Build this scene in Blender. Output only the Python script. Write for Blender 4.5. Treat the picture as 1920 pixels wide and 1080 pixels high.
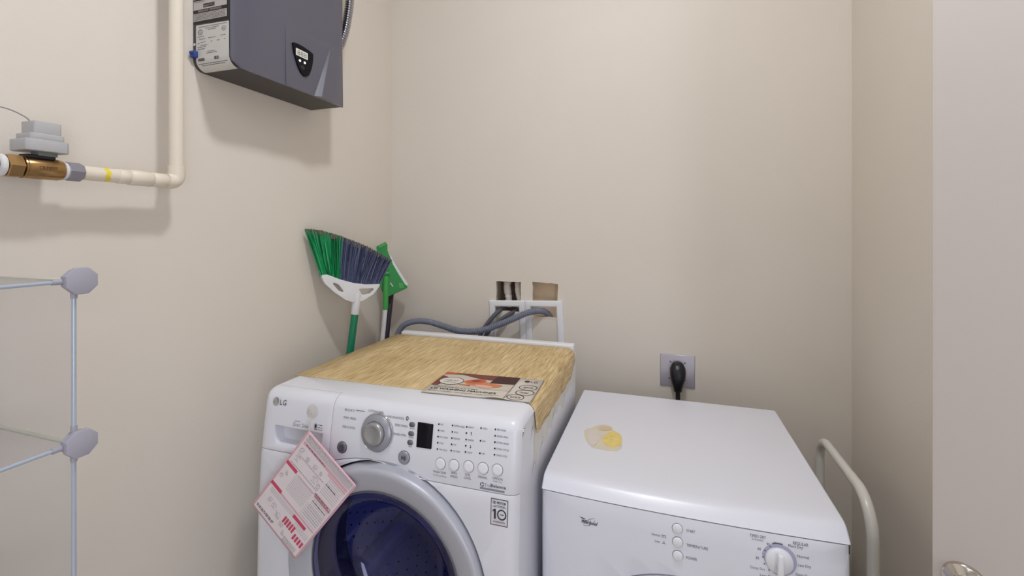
import bpy, bmesh, math, random
from mathutils import Vector, Matrix
random.seed(7)
S = bpy.context.scene
for o in list(bpy.data.objects):
    bpy.data.objects.remove(o)
COL = S.collection

# ---------------------------------------------------------------- camera, light, exposure
cam_data = bpy.data.cameras.new('camera')
cam = bpy.data.objects.new('camera', cam_data)
COL.objects.link(cam)
cam.location = (0, 0, 1.38)
cam.rotation_euler = (math.radians(90), 0, math.radians(18.1726))
cam_data.sensor_width = 36
cam_data.lens = 36 * 853 / 1920
cam_data.shift_y = -110 / 1920
cam_data.clip_start = 0.02
S.camera = cam

world = bpy.data.worlds.new('world')
S.world = world
world.use_nodes = True
wb = world.node_tree.nodes['Background']
wb.inputs[0].default_value = (0.86, 0.90, 1.0, 1)
wb.inputs[1].default_value = 0.55

def area(name, loc, target, size, size_y, power, color):
    d = bpy.data.lights.new(name, 'AREA')
    d.shape = 'RECTANGLE'; d.size = size; d.size_y = size_y
    d.energy = power; d.color = color
    o = bpy.data.objects.new(name, d)
    COL.objects.link(o)
    o.location = loc
    o.rotation_euler = (Vector(target) - Vector(loc)).to_track_quat('-Z', 'Y').to_euler()
    return o
# daylight from the window of the room in front of the laundry nook
area('daylight', (1.06, -0.75, 1.15), (-1.13, -0.45, 1.1), 1.3, 1.5, 25, (0.76, 0.83, 1.0))

# added soft overhead fill, standing in for light bounced off the ceiling
area('overhead_fill', (-0.05, -1.1, 2.96), (-0.05, -1.09, 0.0), 1.2, 1.2, 8, (0.70, 0.85, 1.0))
S.view_settings.view_transform = 'Standard'
S.view_settings.look = 'None'
S.view_settings.gamma = 1
S.view_settings.exposure = 0.16
S.view_settings.use_curve_mapping = False
LAMP_POWER = 156.0

# ---------------------------------------------------------------- materials
def lin(c):
    return tuple(((v/255)/12.92 if v/255 <= 0.04045 else ((v/255+0.055)/1.055)**2.4) for v in c) + (1,)

MATS = {}
def mat(name, rgb, rough=0.5, metal=0.0, noise=0.0, nscale=60, bump=0.0, bscale=200, spec=0.5, coat=0.0, emit=None, stretch=None, trans=0.0, alpha=1.0):
    if name in MATS:
        return MATS[name]
    m = bpy.data.materials.new(name); m.use_nodes = True
    nt = m.node_tree; b = nt.nodes['Principled BSDF']
    c = lin(rgb)
    b.inputs['Base Color'].default_value = c
    b.inputs['Roughness'].default_value = rough
    b.inputs['Metallic'].default_value = metal
    b.inputs['Specular IOR Level'].default_value = spec
    b.inputs['Coat Weight'].default_value = coat
    b.inputs['Transmission Weight'].default_value = trans
    b.inputs['Alpha'].default_value = alpha
    tc = nt.nodes.new('ShaderNodeTexCoord')
    src = tc.outputs['Object']
    if stretch:
        mp = nt.nodes.new('ShaderNodeMapping'); mp.inputs['Scale'].default_value = stretch
        nt.links.new(src, mp.inputs[0]); src = mp.outputs[0]
    if noise > 0:
        n = nt.nodes.new('ShaderNodeTexNoise'); n.inputs['Scale'].default_value = nscale
        n.inputs['Detail'].default_value = 4
        nt.links.new(src, n.inputs['Vector'])
        r = nt.nodes.new('ShaderNodeValToRGB')
        r.color_ramp.elements[0].position = 0.3; r.color_ramp.elements[1].position = 0.7
        r.color_ramp.elements[0].color = tuple(max(0, v*(1-noise)) for v in c[:3]) + (1,)
        r.color_ramp.elements[1].color = tuple(min(1, v*(1+noise)) for v in c[:3]) + (1,)
        nt.links.new(n.outputs['Fac'], r.inputs[0]); nt.links.new(r.outputs[0], b.inputs['Base Color'])
    if bump > 0:
        n2 = nt.nodes.new('ShaderNodeTexNoise'); n2.inputs['Scale'].default_value = bscale
        n2.inputs['Detail'].default_value = 3
        nt.links.new(src, n2.inputs['Vector'])
        bp = nt.nodes.new('ShaderNodeBump'); bp.inputs['Strength'].default_value = bump
        bp.inputs['Distance'].default_value = 0.002
        nt.links.new(n2.outputs['Fac'], bp.inputs['Height']); nt.links.new(bp.outputs[0], b.inputs['Normal'])
    if emit:
        b.inputs['Emission Color'].default_value = lin(emit[0]); b.inputs['Emission Strength'].default_value = emit[1]
    MATS[name] = m
    return m

def thin_glass(name, tint, refl=0.12, rough=0.03, diffuse=0.0, dcol=(1,1,1)):
    m = bpy.data.materials.new(name); m.use_nodes = True
    nt = m.node_tree; nt.nodes.clear()
    out = nt.nodes.new('ShaderNodeOutputMaterial')
    tr = nt.nodes.new('ShaderNodeBsdfTransparent'); tr.inputs[0].default_value = tint + (1,)
    gl = nt.nodes.new('ShaderNodeBsdfGlossy'); gl.inputs['Roughness'].default_value = rough
    lw = nt.nodes.new('ShaderNodeLayerWeight'); lw.inputs[0].default_value = 0.5
    pw_ = nt.nodes.new('ShaderNodeMath'); pw_.operation = 'POWER'; pw_.inputs[1].default_value = 5
    nt.links.new(lw.outputs['Facing'], pw_.inputs[0])
    mul = nt.nodes.new('ShaderNodeMath'); mul.operation = 'MULTIPLY_ADD'; mul.inputs[1].default_value = 0.8*(1-refl); mul.inputs[2].default_value = refl*0.3
    nt.links.new(pw_.outputs[0], mul.inputs[0])
    base = tr.outputs[0]
    if diffuse > 0:
        df = nt.nodes.new('ShaderNodeBsdfDiffuse'); df.inputs[0].default_value = dcol + (1,)
        tl = nt.nodes.new('ShaderNodeBsdfTranslucent'); tl.inputs[0].default_value = dcol + (1,)
        mx0 = nt.nodes.new('ShaderNodeMixShader'); mx0.inputs[0].default_value = 0.5
        nt.links.new(df.outputs[0], mx0.inputs[1]); nt.links.new(tl.outputs[0], mx0.inputs[2])
        mx1 = nt.nodes.new('ShaderNodeMixShader'); mx1.inputs[0].default_value = diffuse
        nt.links.new(base, mx1.inputs[1]); nt.links.new(mx0.outputs[0], mx1.inputs[2]); base = mx1.outputs[0]
    mx = nt.nodes.new('ShaderNodeMixShader')
    nt.links.new(mul.outputs[0], mx.inputs[0]); nt.links.new(base, mx.inputs[1]); nt.links.new(gl.outputs[0], mx.inputs[2])
    nt.links.new(mx.outputs[0], out.inputs[0])
    return m

WALL = mat('wall_paint', (227, 218, 206), 0.6, bump=0.10, bscale=160, noise=0.012, nscale=3, spec=0.3)
WALLB = mat('drywall_cut', (202, 190, 168), 0.9, noise=0.15, nscale=90)
CEIL = mat('ceiling_paint', (238, 234, 226), 0.8, bump=0.1)
FLOOR = mat('floor_vinyl', (214, 206, 196), 0.5, noise=0.12, nscale=12)
DOORP = mat('door_paint', (208, 198, 192), 0.45, bump=0.03, bscale=120)
ENAM = mat('white_enamel', (231, 231, 237), 0.28, spec=0.5, noise=0.006, nscale=4)
ENAMD = mat('dryer_enamel', (231, 231, 239), 0.30, spec=0.5, noise=0.006, nscale=4)
PLAS = mat('white_plastic', (235, 234, 236), 0.4)
PLASB = mat('button_plastic', (238, 238, 242), 0.35)
SILV = mat('silver_plastic', (158, 159, 167), 0.34, metal=0.35)
SILVD = mat('silver_dark', (120, 121, 128), 0.35, metal=0.5)
RINGM = mat('door_ring_silver', (190, 191, 200), 0.42, metal=0.25)
CHROME = mat('chrome', (225, 225, 230), 0.08, metal=1.0)
STEEL = mat('stainless', (190, 190, 205), 0.22, metal=1.0, noise=0.08, nscale=30)
DRUM = mat('drum_steel', (140, 148, 205), 0.34, metal=0.45)
BLACK = mat('black_plastic', (14, 13, 20), 0.35)
SCREEN = mat('black_screen', (10, 7, 16), 0.5, spec=0.2)
INK = mat('grey_ink', (96, 96, 108), 0.6)
INKD = mat('dark_ink', (48, 46, 56), 0.6)
INKL = mat('light_ink', (140, 140, 152), 0.6)
GAP = mat('seam_shadow_rubber', (70, 70, 82), 0.8)
RUBBER = mat('grey_rubber', (92, 92, 102), 0.6)
DKGAP = mat('dark_rubber', (26, 25, 34), 0.6)
HEAT = mat('heater_cover', (92, 91, 104), 0.27, spec=0.6)
HEATD = mat('heater_housing', (70, 65, 64), 0.5, bump=0.04, bscale=500)
PIPE = mat('cream_cpvc', (232, 221, 203), 0.42)
PAPER = mat('label_paper', (214, 212, 206), 0.6)
PAPERG = mat('label_paper_grey', (196, 190, 186), 0.6)
BRASS = mat('brass', (172, 138, 92), 0.26, metal=0.9, noise=0.15, nscale=60)
NUTM = mat('zinc_grey', (150, 148, 158), 0.4, metal=0.6)
GREYP = mat('grey_plastic', (186, 184, 184), 0.5)
TAPE = mat('white_tape', (226, 222, 220), 0.7, bump=0.4, bscale=300)
BLUEH = mat('blue_hose', (40, 44, 92), 0.5, noise=0.5, nscale=200)
BLUEC = mat('blue_plastic', (52, 70, 140), 0.4)
WIREG = mat('grey_wire', (150, 146, 152), 0.5)
GREEN = [mat('green_bristle', (14, 150, 86), 0.45), mat('green_bristle_dark', (6, 104, 58), 0.5), mat('green_bristle_light', (60, 184, 122), 0.45)]
SLATE = [mat('slate_bristle', (84, 92, 122), 0.5), mat('slate_bristle_dark', (56, 60, 88), 0.5), mat('slate_bristle_light', (112, 122, 150), 0.5)]
DUST = mat('dusty_tips', (122, 114, 104), 0.9, noise=0.3, nscale=200)
GREENH = mat('green_handle', (8, 122, 86), 0.35)
GREENM = mat('mop_green', (12, 142, 52), 0.4)
GREENL = mat('mop_green_light', (66, 168, 78), 0.4)
WHT = mat('white_tube', (226, 226, 228), 0.3)
DKPOLE = mat('dark_pole', (34, 22, 44), 0.35)
HOSE = mat('grey_hose', (122, 126, 142), 0.45)
HOSE2 = mat('dark_grey_hose', (88, 88, 98), 0.5)
FRAME = mat('frame_white', (236, 235, 238), 0.45)
RAIL = mat('rail_white', (226, 223, 214), 0.25)
PLATE = mat('brushed_plate', (198, 193, 204), 0.36, metal=0.6, bump=0.05, bscale=300)
CONN = mat('connector_grey', (170, 167, 178), 0.5)
TUBE = mat('shelf_tube', (186, 196, 210), 0.25, metal=0.3)
TUBEB = mat('shelf_tube_back', (206, 206, 190), 0.4)
PANEL = thin_glass('frosted_panel', (0.985, 0.985, 0.99), 0.04, 0.35, 0.07, (0.80, 0.79, 0.80))
GLASS = thin_glass('door_glass', (0.66, 0.67, 0.92), 0.2, 0.02)
CUP = thin_glass('suction_vinyl', (0.95, 0.94, 0.90), 0.1, 0.12, 0.10, (0.8, 0.76, 0.68))
NICKEL = mat('satin_nickel', (205, 198, 190), 0.14, metal=1.0)

# ---------------------------------------------------------------- builders
ORG = {}
def finish(o, bm, m, parent):
    off = ORG.get(parent.name, Vector((0, 0, 0))) if parent else Vector((0, 0, 0))
    if parent:
        bmesh.ops.translate(bm, vec=-off, verts=bm.verts)
        o.parent = parent
        ORG[o.name] = off
    else:
        ORG[o.name] = Vector((0, 0, 0))

def obj(name, bm, m, parent=None, smooth=40, recalc=True, keep_origin=True):
    me = bpy.data.meshes.new(name)
    if recalc:
        bmesh.ops.recalc_face_normals(bm, faces=bm.faces)
    o = bpy.data.objects.new(name, me)
    COL.objects.link(o)
    finish(o, bm, m, parent)
    lim = math.radians(smooth)
    for f in bm.faces:
        f.smooth = True
    for e in bm.edges:
        if len(e.link_faces) == 2:
            e.smooth = e.calc_face_angle(0) < lim
    bm.to_mesh(me); bm.free()
    if name in ('printed_lettering', 'scuff_mark', 'adhesive_residue', 'printed_photo'): o['kind'] = 'stuff'
    ms = m if isinstance(m, (list, tuple)) else [m]
    for k in ms:
        me.materials.append(k)
    return o

def top(name, bm, m, label, cat, origin=None, smooth=40, group=None):
    """a thing that is one mesh"""
    o = obj(name, bm, m, None, smooth)
    if origin is not None:
        v = Vector(origin)
        o.data.transform(Matrix.Translation(-v)); o.location = v
        ORG[o.name] = v
    o['label'] = label; o['category'] = cat
    if group: o['group'] = group
    return o

def thing(name, loc, label, cat, group=None):
    o = bpy.data.objects.new(name, None); COL.objects.link(o)
    o.empty_display_size = 0.05
    o.location = loc; ORG[o.name] = Vector(loc)
    o['label'] = label; o['category'] = cat
    if group: o['group'] = group
    return o

def struct(name, bm, m, smooth=40, recalc=True):
    o = obj(name, bm, m, None, smooth, recalc); o['kind'] = 'structure'
    return o

def NB(): return bmesh.new()

def box(bm, a, b, bev=0.0, seg=2):
    r = bmesh.ops.create_cube(bm, size=1)
    vs = r['verts']
    for v in vs:
        v.co = Vector(tuple(a[i] if v.co[i] < 0 else b[i] for i in range(3)))
    if bev > 0:
        es = list({e for v in vs for e in v.link_edges})
        bmesh.ops.bevel(bm, geom=es, offset=bev, segments=seg, profile=0.5, affect='EDGES')
    return bm

def frame(origin, normal, up=(0, 0, 1)):
    z = Vector(normal).normalized(); u = Vector(up)
    x = u.cross(z)
    if x.length < 1e-6: x = Vector((1, 0, 0)).cross(z)
    x.normalize(); y = z.cross(x)
    return Matrix(((x.x, y.x, z.x, origin[0]), (x.y, y.y, z.y, origin[1]), (x.z, y.z, z.z, origin[2]), (0, 0, 0, 1)))

def lathe(bm, prof, M, seg=32, sx=1.0, sy=1.0, mi=0):
    rings = []
    for r, h in prof:
        if r <= 1e-6:
            rings.append([bm.verts.new(M @ Vector((0, 0, h)))])
        else:
            rings.append([bm.verts.new(M @ Vector((sx*r*math.cos(2*math.pi*k/seg), sy*r*math.sin(2*math.pi*k/seg), h))) for k in range(seg)])
    for a, b in zip(rings, rings[1:]):
        for k in range(seg):
            k2 = (k+1) % seg
            if len(a) == 1 and len(b) == 1: continue
            if len(a) == 1: f = bm.faces.new((a[0], b[k], b[k2]))
            elif len(b) == 1: f = bm.faces.new((a[k], b[0], a[k2]))
            else: f = bm.faces.new((a[k], a[k2], b[k2], b[k]))
            f.material_index = mi
    return bm

def smooth_path(pts, n=8):
    P = [Vector(p) for p in pts]
    out = []
    for i in range(len(P)-1):
        p0 = P[max(i-1, 0)]; p1 = P[i]; p2 = P[i+1]; p3 = P[min(i+2, len(P)-1)]
        for k in range(n):
            t = k/n
            out.append(0.5*((2*p1) + (-p0+p2)*t + (2*p0-5*p1+4*p2-p3)*t*t + (-p0+3*p1-3*p2+p3)*t**3))
    out.append(P[-1])
    return out

def resample(pts, step):
    out = [pts[0].copy()]; acc = 0.0
    for a, b in zip(pts, pts[1:]):
        d = (b-a).length; pos = 0.0
        while acc + (d-pos) >= step and d > 0:
            pos += step-acc; acc = 0.0
            out.append(a.lerp(b, pos/d))
        acc += d-pos
    return out

def sweep(bm, pts, rad, seg=12, cap=True, mi=0):
    pts = [Vector(p) for p in pts]
    n = len(pts)
    T = []
    for i in range(n):
        t = (pts[min(i+1, n-1)]-pts[max(i-1, 0)])
        T.append(t.normalized())
    u = T[0].orthogonal().normalized()
    rings = []
    for i in range(n):
        u = (u - T[i]*u.dot(T[i])).normalized()
        w = T[i].cross(u)
        r = rad(i) if callable(rad) else rad
        rings.append([bm.verts.new(pts[i] + (u*math.cos(2*math.pi*k/seg)+w*math.sin(2*math.pi*k/seg))*r) for k in range(seg)])
    for a, b in zip(rings, rings[1:]):
        for k in range(seg):
            f = bm.faces.new((a[k], a[(k+1) % seg], b[(k+1) % seg], b[k])); f.material_index = mi
    if cap:
        for r in (rings[0][::-1], rings[-1]):
            f = bm.faces.new(r); f.material_index = mi
    return bm

def prism(bm, pts, direction, mi=0):
    """closed 3-D polygon extruded along direction"""
    d = Vector(direction)
    a = [bm.verts.new(Vector(p)) for p in pts]; b = [bm.verts.new(Vector(p)+d) for p in pts]
    n = len(a)
    fs = [bm.faces.new(a), bm.faces.new(b[::-1])]
    for k in range(n):
        fs.append(bm.faces.new((a[k], b[k], b[(k+1) % n], a[(k+1) % n])))
    for f in fs: f.material_index = mi
    return bm

def bevel_sharp(bm, width, seg=2, ang=40):
    es = [e for e in bm.edges if len(e.link_faces) == 2 and e.calc_face_angle(0) > math.radians(ang)]
    bmesh.ops.bevel(bm, geom=es, offset=width, segments=seg, profile=0.5, affect='EDGES')
    return bm

def fillet(pts, r, seg=6):
    """round every corner of a closed 2-D polygon; r may be a list"""
    out = []; n = len(pts)
    for i in range(n):
        p = Vector(pts[i]); a = Vector(pts[i-1]); b = Vector(pts[(i+1) % n])
        ri = r[i] if isinstance(r, (list, tuple)) else r
        if ri <= 0: out.append(tuple(p)); continue
        da = (a-p).normalized(); db = (b-p).normalized()
        half = math.acos(max(-1, min(1, da.dot(db))))/2
        d = min(ri/math.tan(half), 0.49*(a-p).length, 0.49*(b-p).length)
        p1 = p+da*d; p2 = p+db*d
        c = p+(da+db).normalized()*(d/math.cos(half))
        v1 = p1-c; v2 = p2-c; an = v1.angle_signed(v2)
        for k in range(seg+1):
            t = -an*k/seg
            out.append((c.x+v1.x*math.cos(t)-v1.y*math.sin(t), c.y+v1.x*math.sin(t)+v1.y*math.cos(t)))
    return out

def surf(outer, holes, fmap, cuts_u=(), cuts_v=()):
    """2-D region with holes, cut at given u and v, mapped onto a surface by fmap(u, v)"""
    bm = NB(); edges = []
    for loop in [outer]+list(holes):
        vs = [bm.verts.new((p[0], p[1], 0)) for p in loop]
        for k in range(len(vs)):
            edges.append(bm.edges.new((vs[k], vs[(k+1) % len(vs)])))
    bmesh.ops.triangle_fill(bm, edges=edges, use_beauty=True, use_dissolve=False)
    bm.normal_update()
    for f in bm.faces:
        if f.normal.z < 0: f.normal_flip()
    for axis, cuts in ((0, cuts_u), (1, cuts_v)):
        for c in cuts:
            co = Vector((c, 0, 0)) if axis == 0 else Vector((0, c, 0))
            no = Vector((1, 0, 0)) if axis == 0 else Vector((0, 1, 0))
            bmesh.ops.bisect_plane(bm, geom=bm.verts[:]+bm.edges[:]+bm.faces[:], dist=1e-6, plane_co=co, plane_no=no)
    for v in bm.verts:
        v.co = Vector(fmap(v.co.x, v.co.y))
    return bm

def add_mods(o, thick=None, bevel=None, offset=-1, seg=2, ang=50):
    if thick:
        m = o.modifiers.new('solid', 'SOLIDIFY'); m.thickness = thick; m.offset = offset
    if bevel:
        b = o.modifiers.new('bevel', 'BEVEL'); b.width = bevel; b.segments = seg
        b.limit_method = 'ANGLE'; b.angle_limit = math.radians(ang); b.harden_normals = False
    return o

# ---- lettering
_TXT = {}
def glyphs(s, bold=False):
    if s in _TXT: return _TXT[s]
    c = bpy.data.curves.new('lettering', 'FONT'); c.body = s; c.size = 1.0; c.resolution_u = 2
    t = bpy.data.objects.new('lettering', c)
    me = bpy.data.meshes.new_from_object(t)
    vs = [v.co.copy() for v in me.vertices]; fs = [tuple(p.vertices) for p in me.polygons]
    bpy.data.objects.remove(t); bpy.data.curves.remove(c); bpy.data.meshes.remove(me)
    x0 = min(v.x for v in vs); x1 = max(v.x for v in vs)
    _TXT[s] = ([(v.x-x0, v.y/0.70) for v in vs], fs, x1-x0)
    return _TXT[s]

def write(bm, s, u, v, h, fmap, w=None, align='l', shear=0.0, mi=0, rot=0.0):
    """capital height h, left/centre/right end at u, baseline at v"""
    vs, fs, W = glyphs(s)
    sx = (w/W) if w else h/0.70
    full = W*sx
    u0 = {'l': 0, 'c': -full/2, 'r': -full}[align]
    cr, sr = math.cos(rot), math.sin(rot)
    nv = []
    for a, b in vs:
        x = u0+a*sx+shear*b*h; y = b*h
        nv.append(bm.verts.new(Vector(fmap(u+x*cr-y*sr, v+x*sr+y*cr))))
    for f in fs:
        try:
            g = bm.faces.new([nv[i] for i in f]); g.material_index = mi
        except ValueError: pass

def patch(bm, pts, fmap, mi=0):
    vs = [bm.verts.new(Vector(fmap(*p))) for p in pts]
    try:
        f = bm.faces.new(vs); f.material_index = mi
    except ValueError: pass

def rect(bm, u0, v0, u1, v1, fmap, mi=0, rot=0.0):
    patch(bm, [(u0, v0), (u1, v0), (u1, v1), (u0, v1)], fmap, mi)

def ellipse(cu, cv, ru, rv, n=24, rot=0.0):
    out = []
    for k in range(n):
        a = 2*math.pi*k/n
        x, y = ru*math.cos(a), rv*math.sin(a)
        out.append((cu+x*math.cos(rot)-y*math.sin(rot), cv+x*math.sin(rot)+y*math.cos(rot)))
    return out

def ring(bm, cu, cv, ru, rv, t, fmap, n=24, mi=0, a0=0, a1=2*math.pi, rot=0.0):
    prev = None
    for k in range(n+1):
        a = a0+(a1-a0)*k/n
        pr = []
        for q in (0, t):
            x, y = (ru-q)*math.cos(a), (rv-q)*math.sin(a)
            pr.append(bm.verts.new(Vector(fmap(cu+x*math.cos(rot)-y*math.sin(rot), cv+x*math.sin(rot)+y*math.cos(rot)))))
        if prev:
            f = bm.faces.new((prev[0], pr[0], pr[1], prev[1])); f.material_index = mi
        prev = pr

def words(bm, u0, u1, v, h, fmap, mi=0, rnd=random):
    """a line of print too small to read: a row of word-long dashes"""
    u = u0
    while u < u1-h:
        l = min(u1-u, h*rnd.uniform(1.5, 5))
        rect(bm, u, v, u+l, v+h, fmap, mi)
        u += l+h*0.8

# ---------------------------------------------------------------- the room
XL, XR, YB, H = -1.13, 0.585, 1.74, 3.00
bm = box(NB(), (XL-0.1, -2.3, -0.05), (1.2, YB+0.25, 0)); struct('floor', bm, FLOOR)
bm = box(NB(), (XL-0.1, -2.3, H), (1.2, YB+0.25, H+0.05)); struct('ceiling', bm, CEIL)
bm = box(NB(), (XL-0.1, -2.3, 0), (XL, YB+0.25, H)); struct('wall_left', bm, WALL)
# right wall with a jog towards the doorway, one closed outline
pts = [(XR, YB), (XR, 0.82), (1.08, 0.82), (1.08, -2.3), (1.18, -2.3), (1.18, 0.92), (XR+0.1, 0.92), (XR+0.1, YB)]
struct('wall_right', prism(NB(), [(p[0], p[1], 0) for p in pts], (0, 0, H)), WALL, 30)
bm = box(NB(), (XL-0.1, -2.4, 0), (1.2, -2.3, H)); struct('wall_front', bm, WALL)
# back wall: a sheet of plasterboard with two cut openings
def wob(loop, amp, seed):
    r = random.Random(seed); out = []
    n = len(loop)
    for i in range(n):
        a = Vector(loop[i]); b = Vector(loop[(i+1) % n])
        for k in range(7):
            p = a.lerp(b, k/7)
            out.append((p.x+r.uniform(-amp, amp), p.y+r.uniform(-amp, amp)))
    return out
h1 = wob([(-0.6395, 1.050), (-0.534, 1.050), (-0.5335, 1.169), (-0.6385, 1.169)], 0.0010, 1)
h2 = wob([(-0.484, 1.036), (-0.388, 1.0335), (-0.3815, 1.168), (-0.4865, 1.170)], 0.0016, 2)
bm = surf([(XL, 0), (XR, 0), (XR, H), (XL, H)], [h1, h2], lambda u, v: (u, YB, v))
wb_o = struct('wall_back', bm, [WALL, WALLB], recalc=False)
add_mods(wb_o, thick=0.014)
wb_o.modifiers['solid'].material_offset_rim = 1
wb_o.data.polygons.foreach_set('use_smooth', [False]*len(wb_o.data.polygons))
BROWN = mat('cavity_board', (226, 202, 172), 0.9, noise=0.08, nscale=20)
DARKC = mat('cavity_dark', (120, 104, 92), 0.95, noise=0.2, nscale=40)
bm = NB()
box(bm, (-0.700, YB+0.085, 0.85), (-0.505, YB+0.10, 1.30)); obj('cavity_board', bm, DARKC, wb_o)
bm = NB()
box(bm, (-0.505, YB+0.047, 0.85), (-0.34, YB+0.06, 1.30)); obj('cavity_board', bm, BROWN, wb_o)
rt = random.Random(4); bm = NB()
up_ = [(-0.486+0.0105*k, 1.0355+rt.uniform(-0.001, 0.0035)-0.0002*k) for k in range(10)]; dn_ = [(u, 1.0300+rt.uniform(-0.004, 0.002)) for u, v in up_]
prism(bm, [(u, YB-0.0012, v) for u, v in dn_]+[(u, YB-0.0012, v) for u, v in up_[::-1]], (0, 0.004, 0)); obj('torn_paper', bm, mat('torn_board', (226, 208, 186), 0.9), wb_o)
bm = NB()
box(bm, (-0.515, YB+0.014, 0.85), (-0.495, YB+0.09, 1.30)); obj('stud', bm, WALLB, wb_o)
bm = NB()
box(bm, (-0.685, YB+0.014, 0.85), (-0.650, YB+0.09, 1.30)); obj('stud', bm, WALLB, wb_o)
r = random.Random(3)
for px, pr in ((-0.606, 0.0150), (-0.556, 0.0150)):
    path = resample(smooth_path([(px+0.004*math.sin(i*1.7), YB+0.052, 1.06+i*0.03) for i in range(9)], 4), 0.006)
    rr = [pr*(0.9+0.22*r.random()) for _ in path]
    obj('wrapped_pipe', sweep(NB(), path, lambda i: rr[i], 10), mat('wrapped_pipe', (240, 230, 220), 0.8, bump=0.4, bscale=150), wb_o)

# ---------------------------------------------------------------- door leaf, standing open
a30 = math.radians(58)
dE = Vector((0.396, 0.867, 0)); dU = Vector((math.sin(a30), -math.cos(a30), 0)); dN = Vector((-math.cos(a30), -math.sin(a30), 0))
bm = NB()
prism(bm, [dE+dU*0+Vector((0, 0, 0.012)), dE+dU*0.76+Vector((0, 0, 0.012)), dE+dU*0.76-dN*0.035+Vector((0, 0, 0.012)), dE-dN*0.035+Vector((0, 0, 0.012))], (0, 0, 2.03))
bmesh.ops.recalc_face_normals(bm, faces=bm.faces)
bevel_sharp(bm, 0.002)
door = struct('door_1', bm, DOORP)
for sgn, nrm, off in ((1, dN, 0.0), (-1, -dN, 0.035)):
    base = dE+dU*0.036+Vector((0, 0, 0.8600))+nrm*(0 if sgn > 0 else 0.035)
    M = frame(base, nrm)
    prof = [(0.0260, 0.0), (0.0260, 0.004), (0.0240, 0.007), (0.0140, 0.009), (0.0105, 0.013), (0.0105, 0.024), (0.014, 0.029),
            (0.0205, 0.034), (0.0240, 0.041), (0.0242, 0.046), (0.0230, 0.0505), (0.0200, 0.0525), (0.0165, 0.0520), (0.0150, 0.0495), (0.010, 0.0485), (0, 0.0480)]
    obj('door_knob', lathe(NB(), prof, M, 40), NICKEL, door, 60)

# ---------------------------------------------------------------- washing machine
WX0, WX1 = -0.955, -0.2755
WPROF = [(0.05, 0.874, 0.05), (0.30, 0.868, 0.30), (0.52, 0.864, 0.52), (0.70, 0.868, 0.70), (0.82, 0.876, 0.82), (0.90, 0.886, 0.90), (0.950, 0.894, 0.950),
         (0.963, 0.898, 0.963), (0.973, 0.9045, 0.9715), (0.983, 0.913, 0.9775), (0.993, 0.923, 0.980), (1.075, 1.004, 0.9815)]
def wprof(s):
    P = WPROF
    if s <= P[0][0]: return P[0][1], P[0][2], -1.0, 0.0
    for a, b in zip(P, P[1:]):
        if s <= b[0]+1e-9:
            t = (s-a[0])/(b[0]-a[0])
            y = a[1]+(b[1]-a[1])*t; z = a[2]+(b[2]-a[2])*t
            dy, dz = b[1]-a[1], b[2]-a[2]; L = math.hypot(dy, dz)
            return y, z, -dz/L, dy/L
    return P[-1][1], P[-1][2], 0.0, 1.0
WR = 0.024
def wmap(x, s, lift=0.0):
    y, z, ny, nz = wprof(s)
    d = max(0.0, (WX0+WR)-x, x-(WX1-WR)); d = min(d, WR*0.999)
    h = WR-math.sqrt(WR*WR-d*d)-lift
    return (x, y-ny*h, z-nz*h)
def wpt(lift): return lambda u, v: wmap(u, v, lift)
WCU = [WX0+WR*k for k in (0.03, 0.12, 0.3, 0.55, 1.0)]+[WX1-WR*k for k in (0.03, 0.12, 0.3, 0.55, 1.0)]
WCV = [p[0] for p in WPROF]+[0.958, 0.968, 0.978, 0.988]
DC = (-0.590, 0.606); DR = 0.254
WM = thing('washing_machine', ((WX0+WX1)/2, 1.2, 0), 'white front-loading washing machine with round silver door and control dial, beside the dryer', 'washing machine')
def wpart(name, outer, holes, m, th=0.010, bev=0.0013):
    bm = surf(outer, holes, wmap, WCU, WCV)
    o = obj(name, bm, m, WM, 35, recalc=False)
    return add_mods(o, thick=th, bevel=bev)
xs = -0.7415
g = 0.0017
BOT = [(-0.7415, 0.8385), (-0.725, 0.842), (-0.700, 0.8490), (-0.665, 0.8560), (-0.632, 0.8590), (-0.600, 0.8575), (-0.568, 0.8520), (-0.536, 0.8445), (-0.505, 0.8395), (-0.475, 0.8375), (-0.430, 0.8375)]
# control panel (with the strip above the drawer), drawer front, lower front
panel_out = [(xs+g, BOT[0][1])]+[(x, z) for x, z in BOT[1:]]+[(WX1-0.0005, 0.8385), (WX1-0.0005, 1.075), (WX0+0.0005, 1.075), (WX0+0.0005, 0.998), (xs+g, 0.998)]
panel = wpart('control_panel', panel_out, [], ENAM, 0.005, 0.0004)
rec = fillet([(-0.905, 0.853), (-0.766, 0.8505), (-0.762, 0.896), (-0.9085, 0.8975)], [0.016, 0.016, 0.003, 0.003], 5)
drawer = wpart('detergent_drawer', [(WX0+0.0005, 0.8385), (xs, 0.8385), (xs, 0.9965), (WX0+0.0005, 0.9965)], [rec], ENAM, 0.006, 0.0006)
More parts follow.
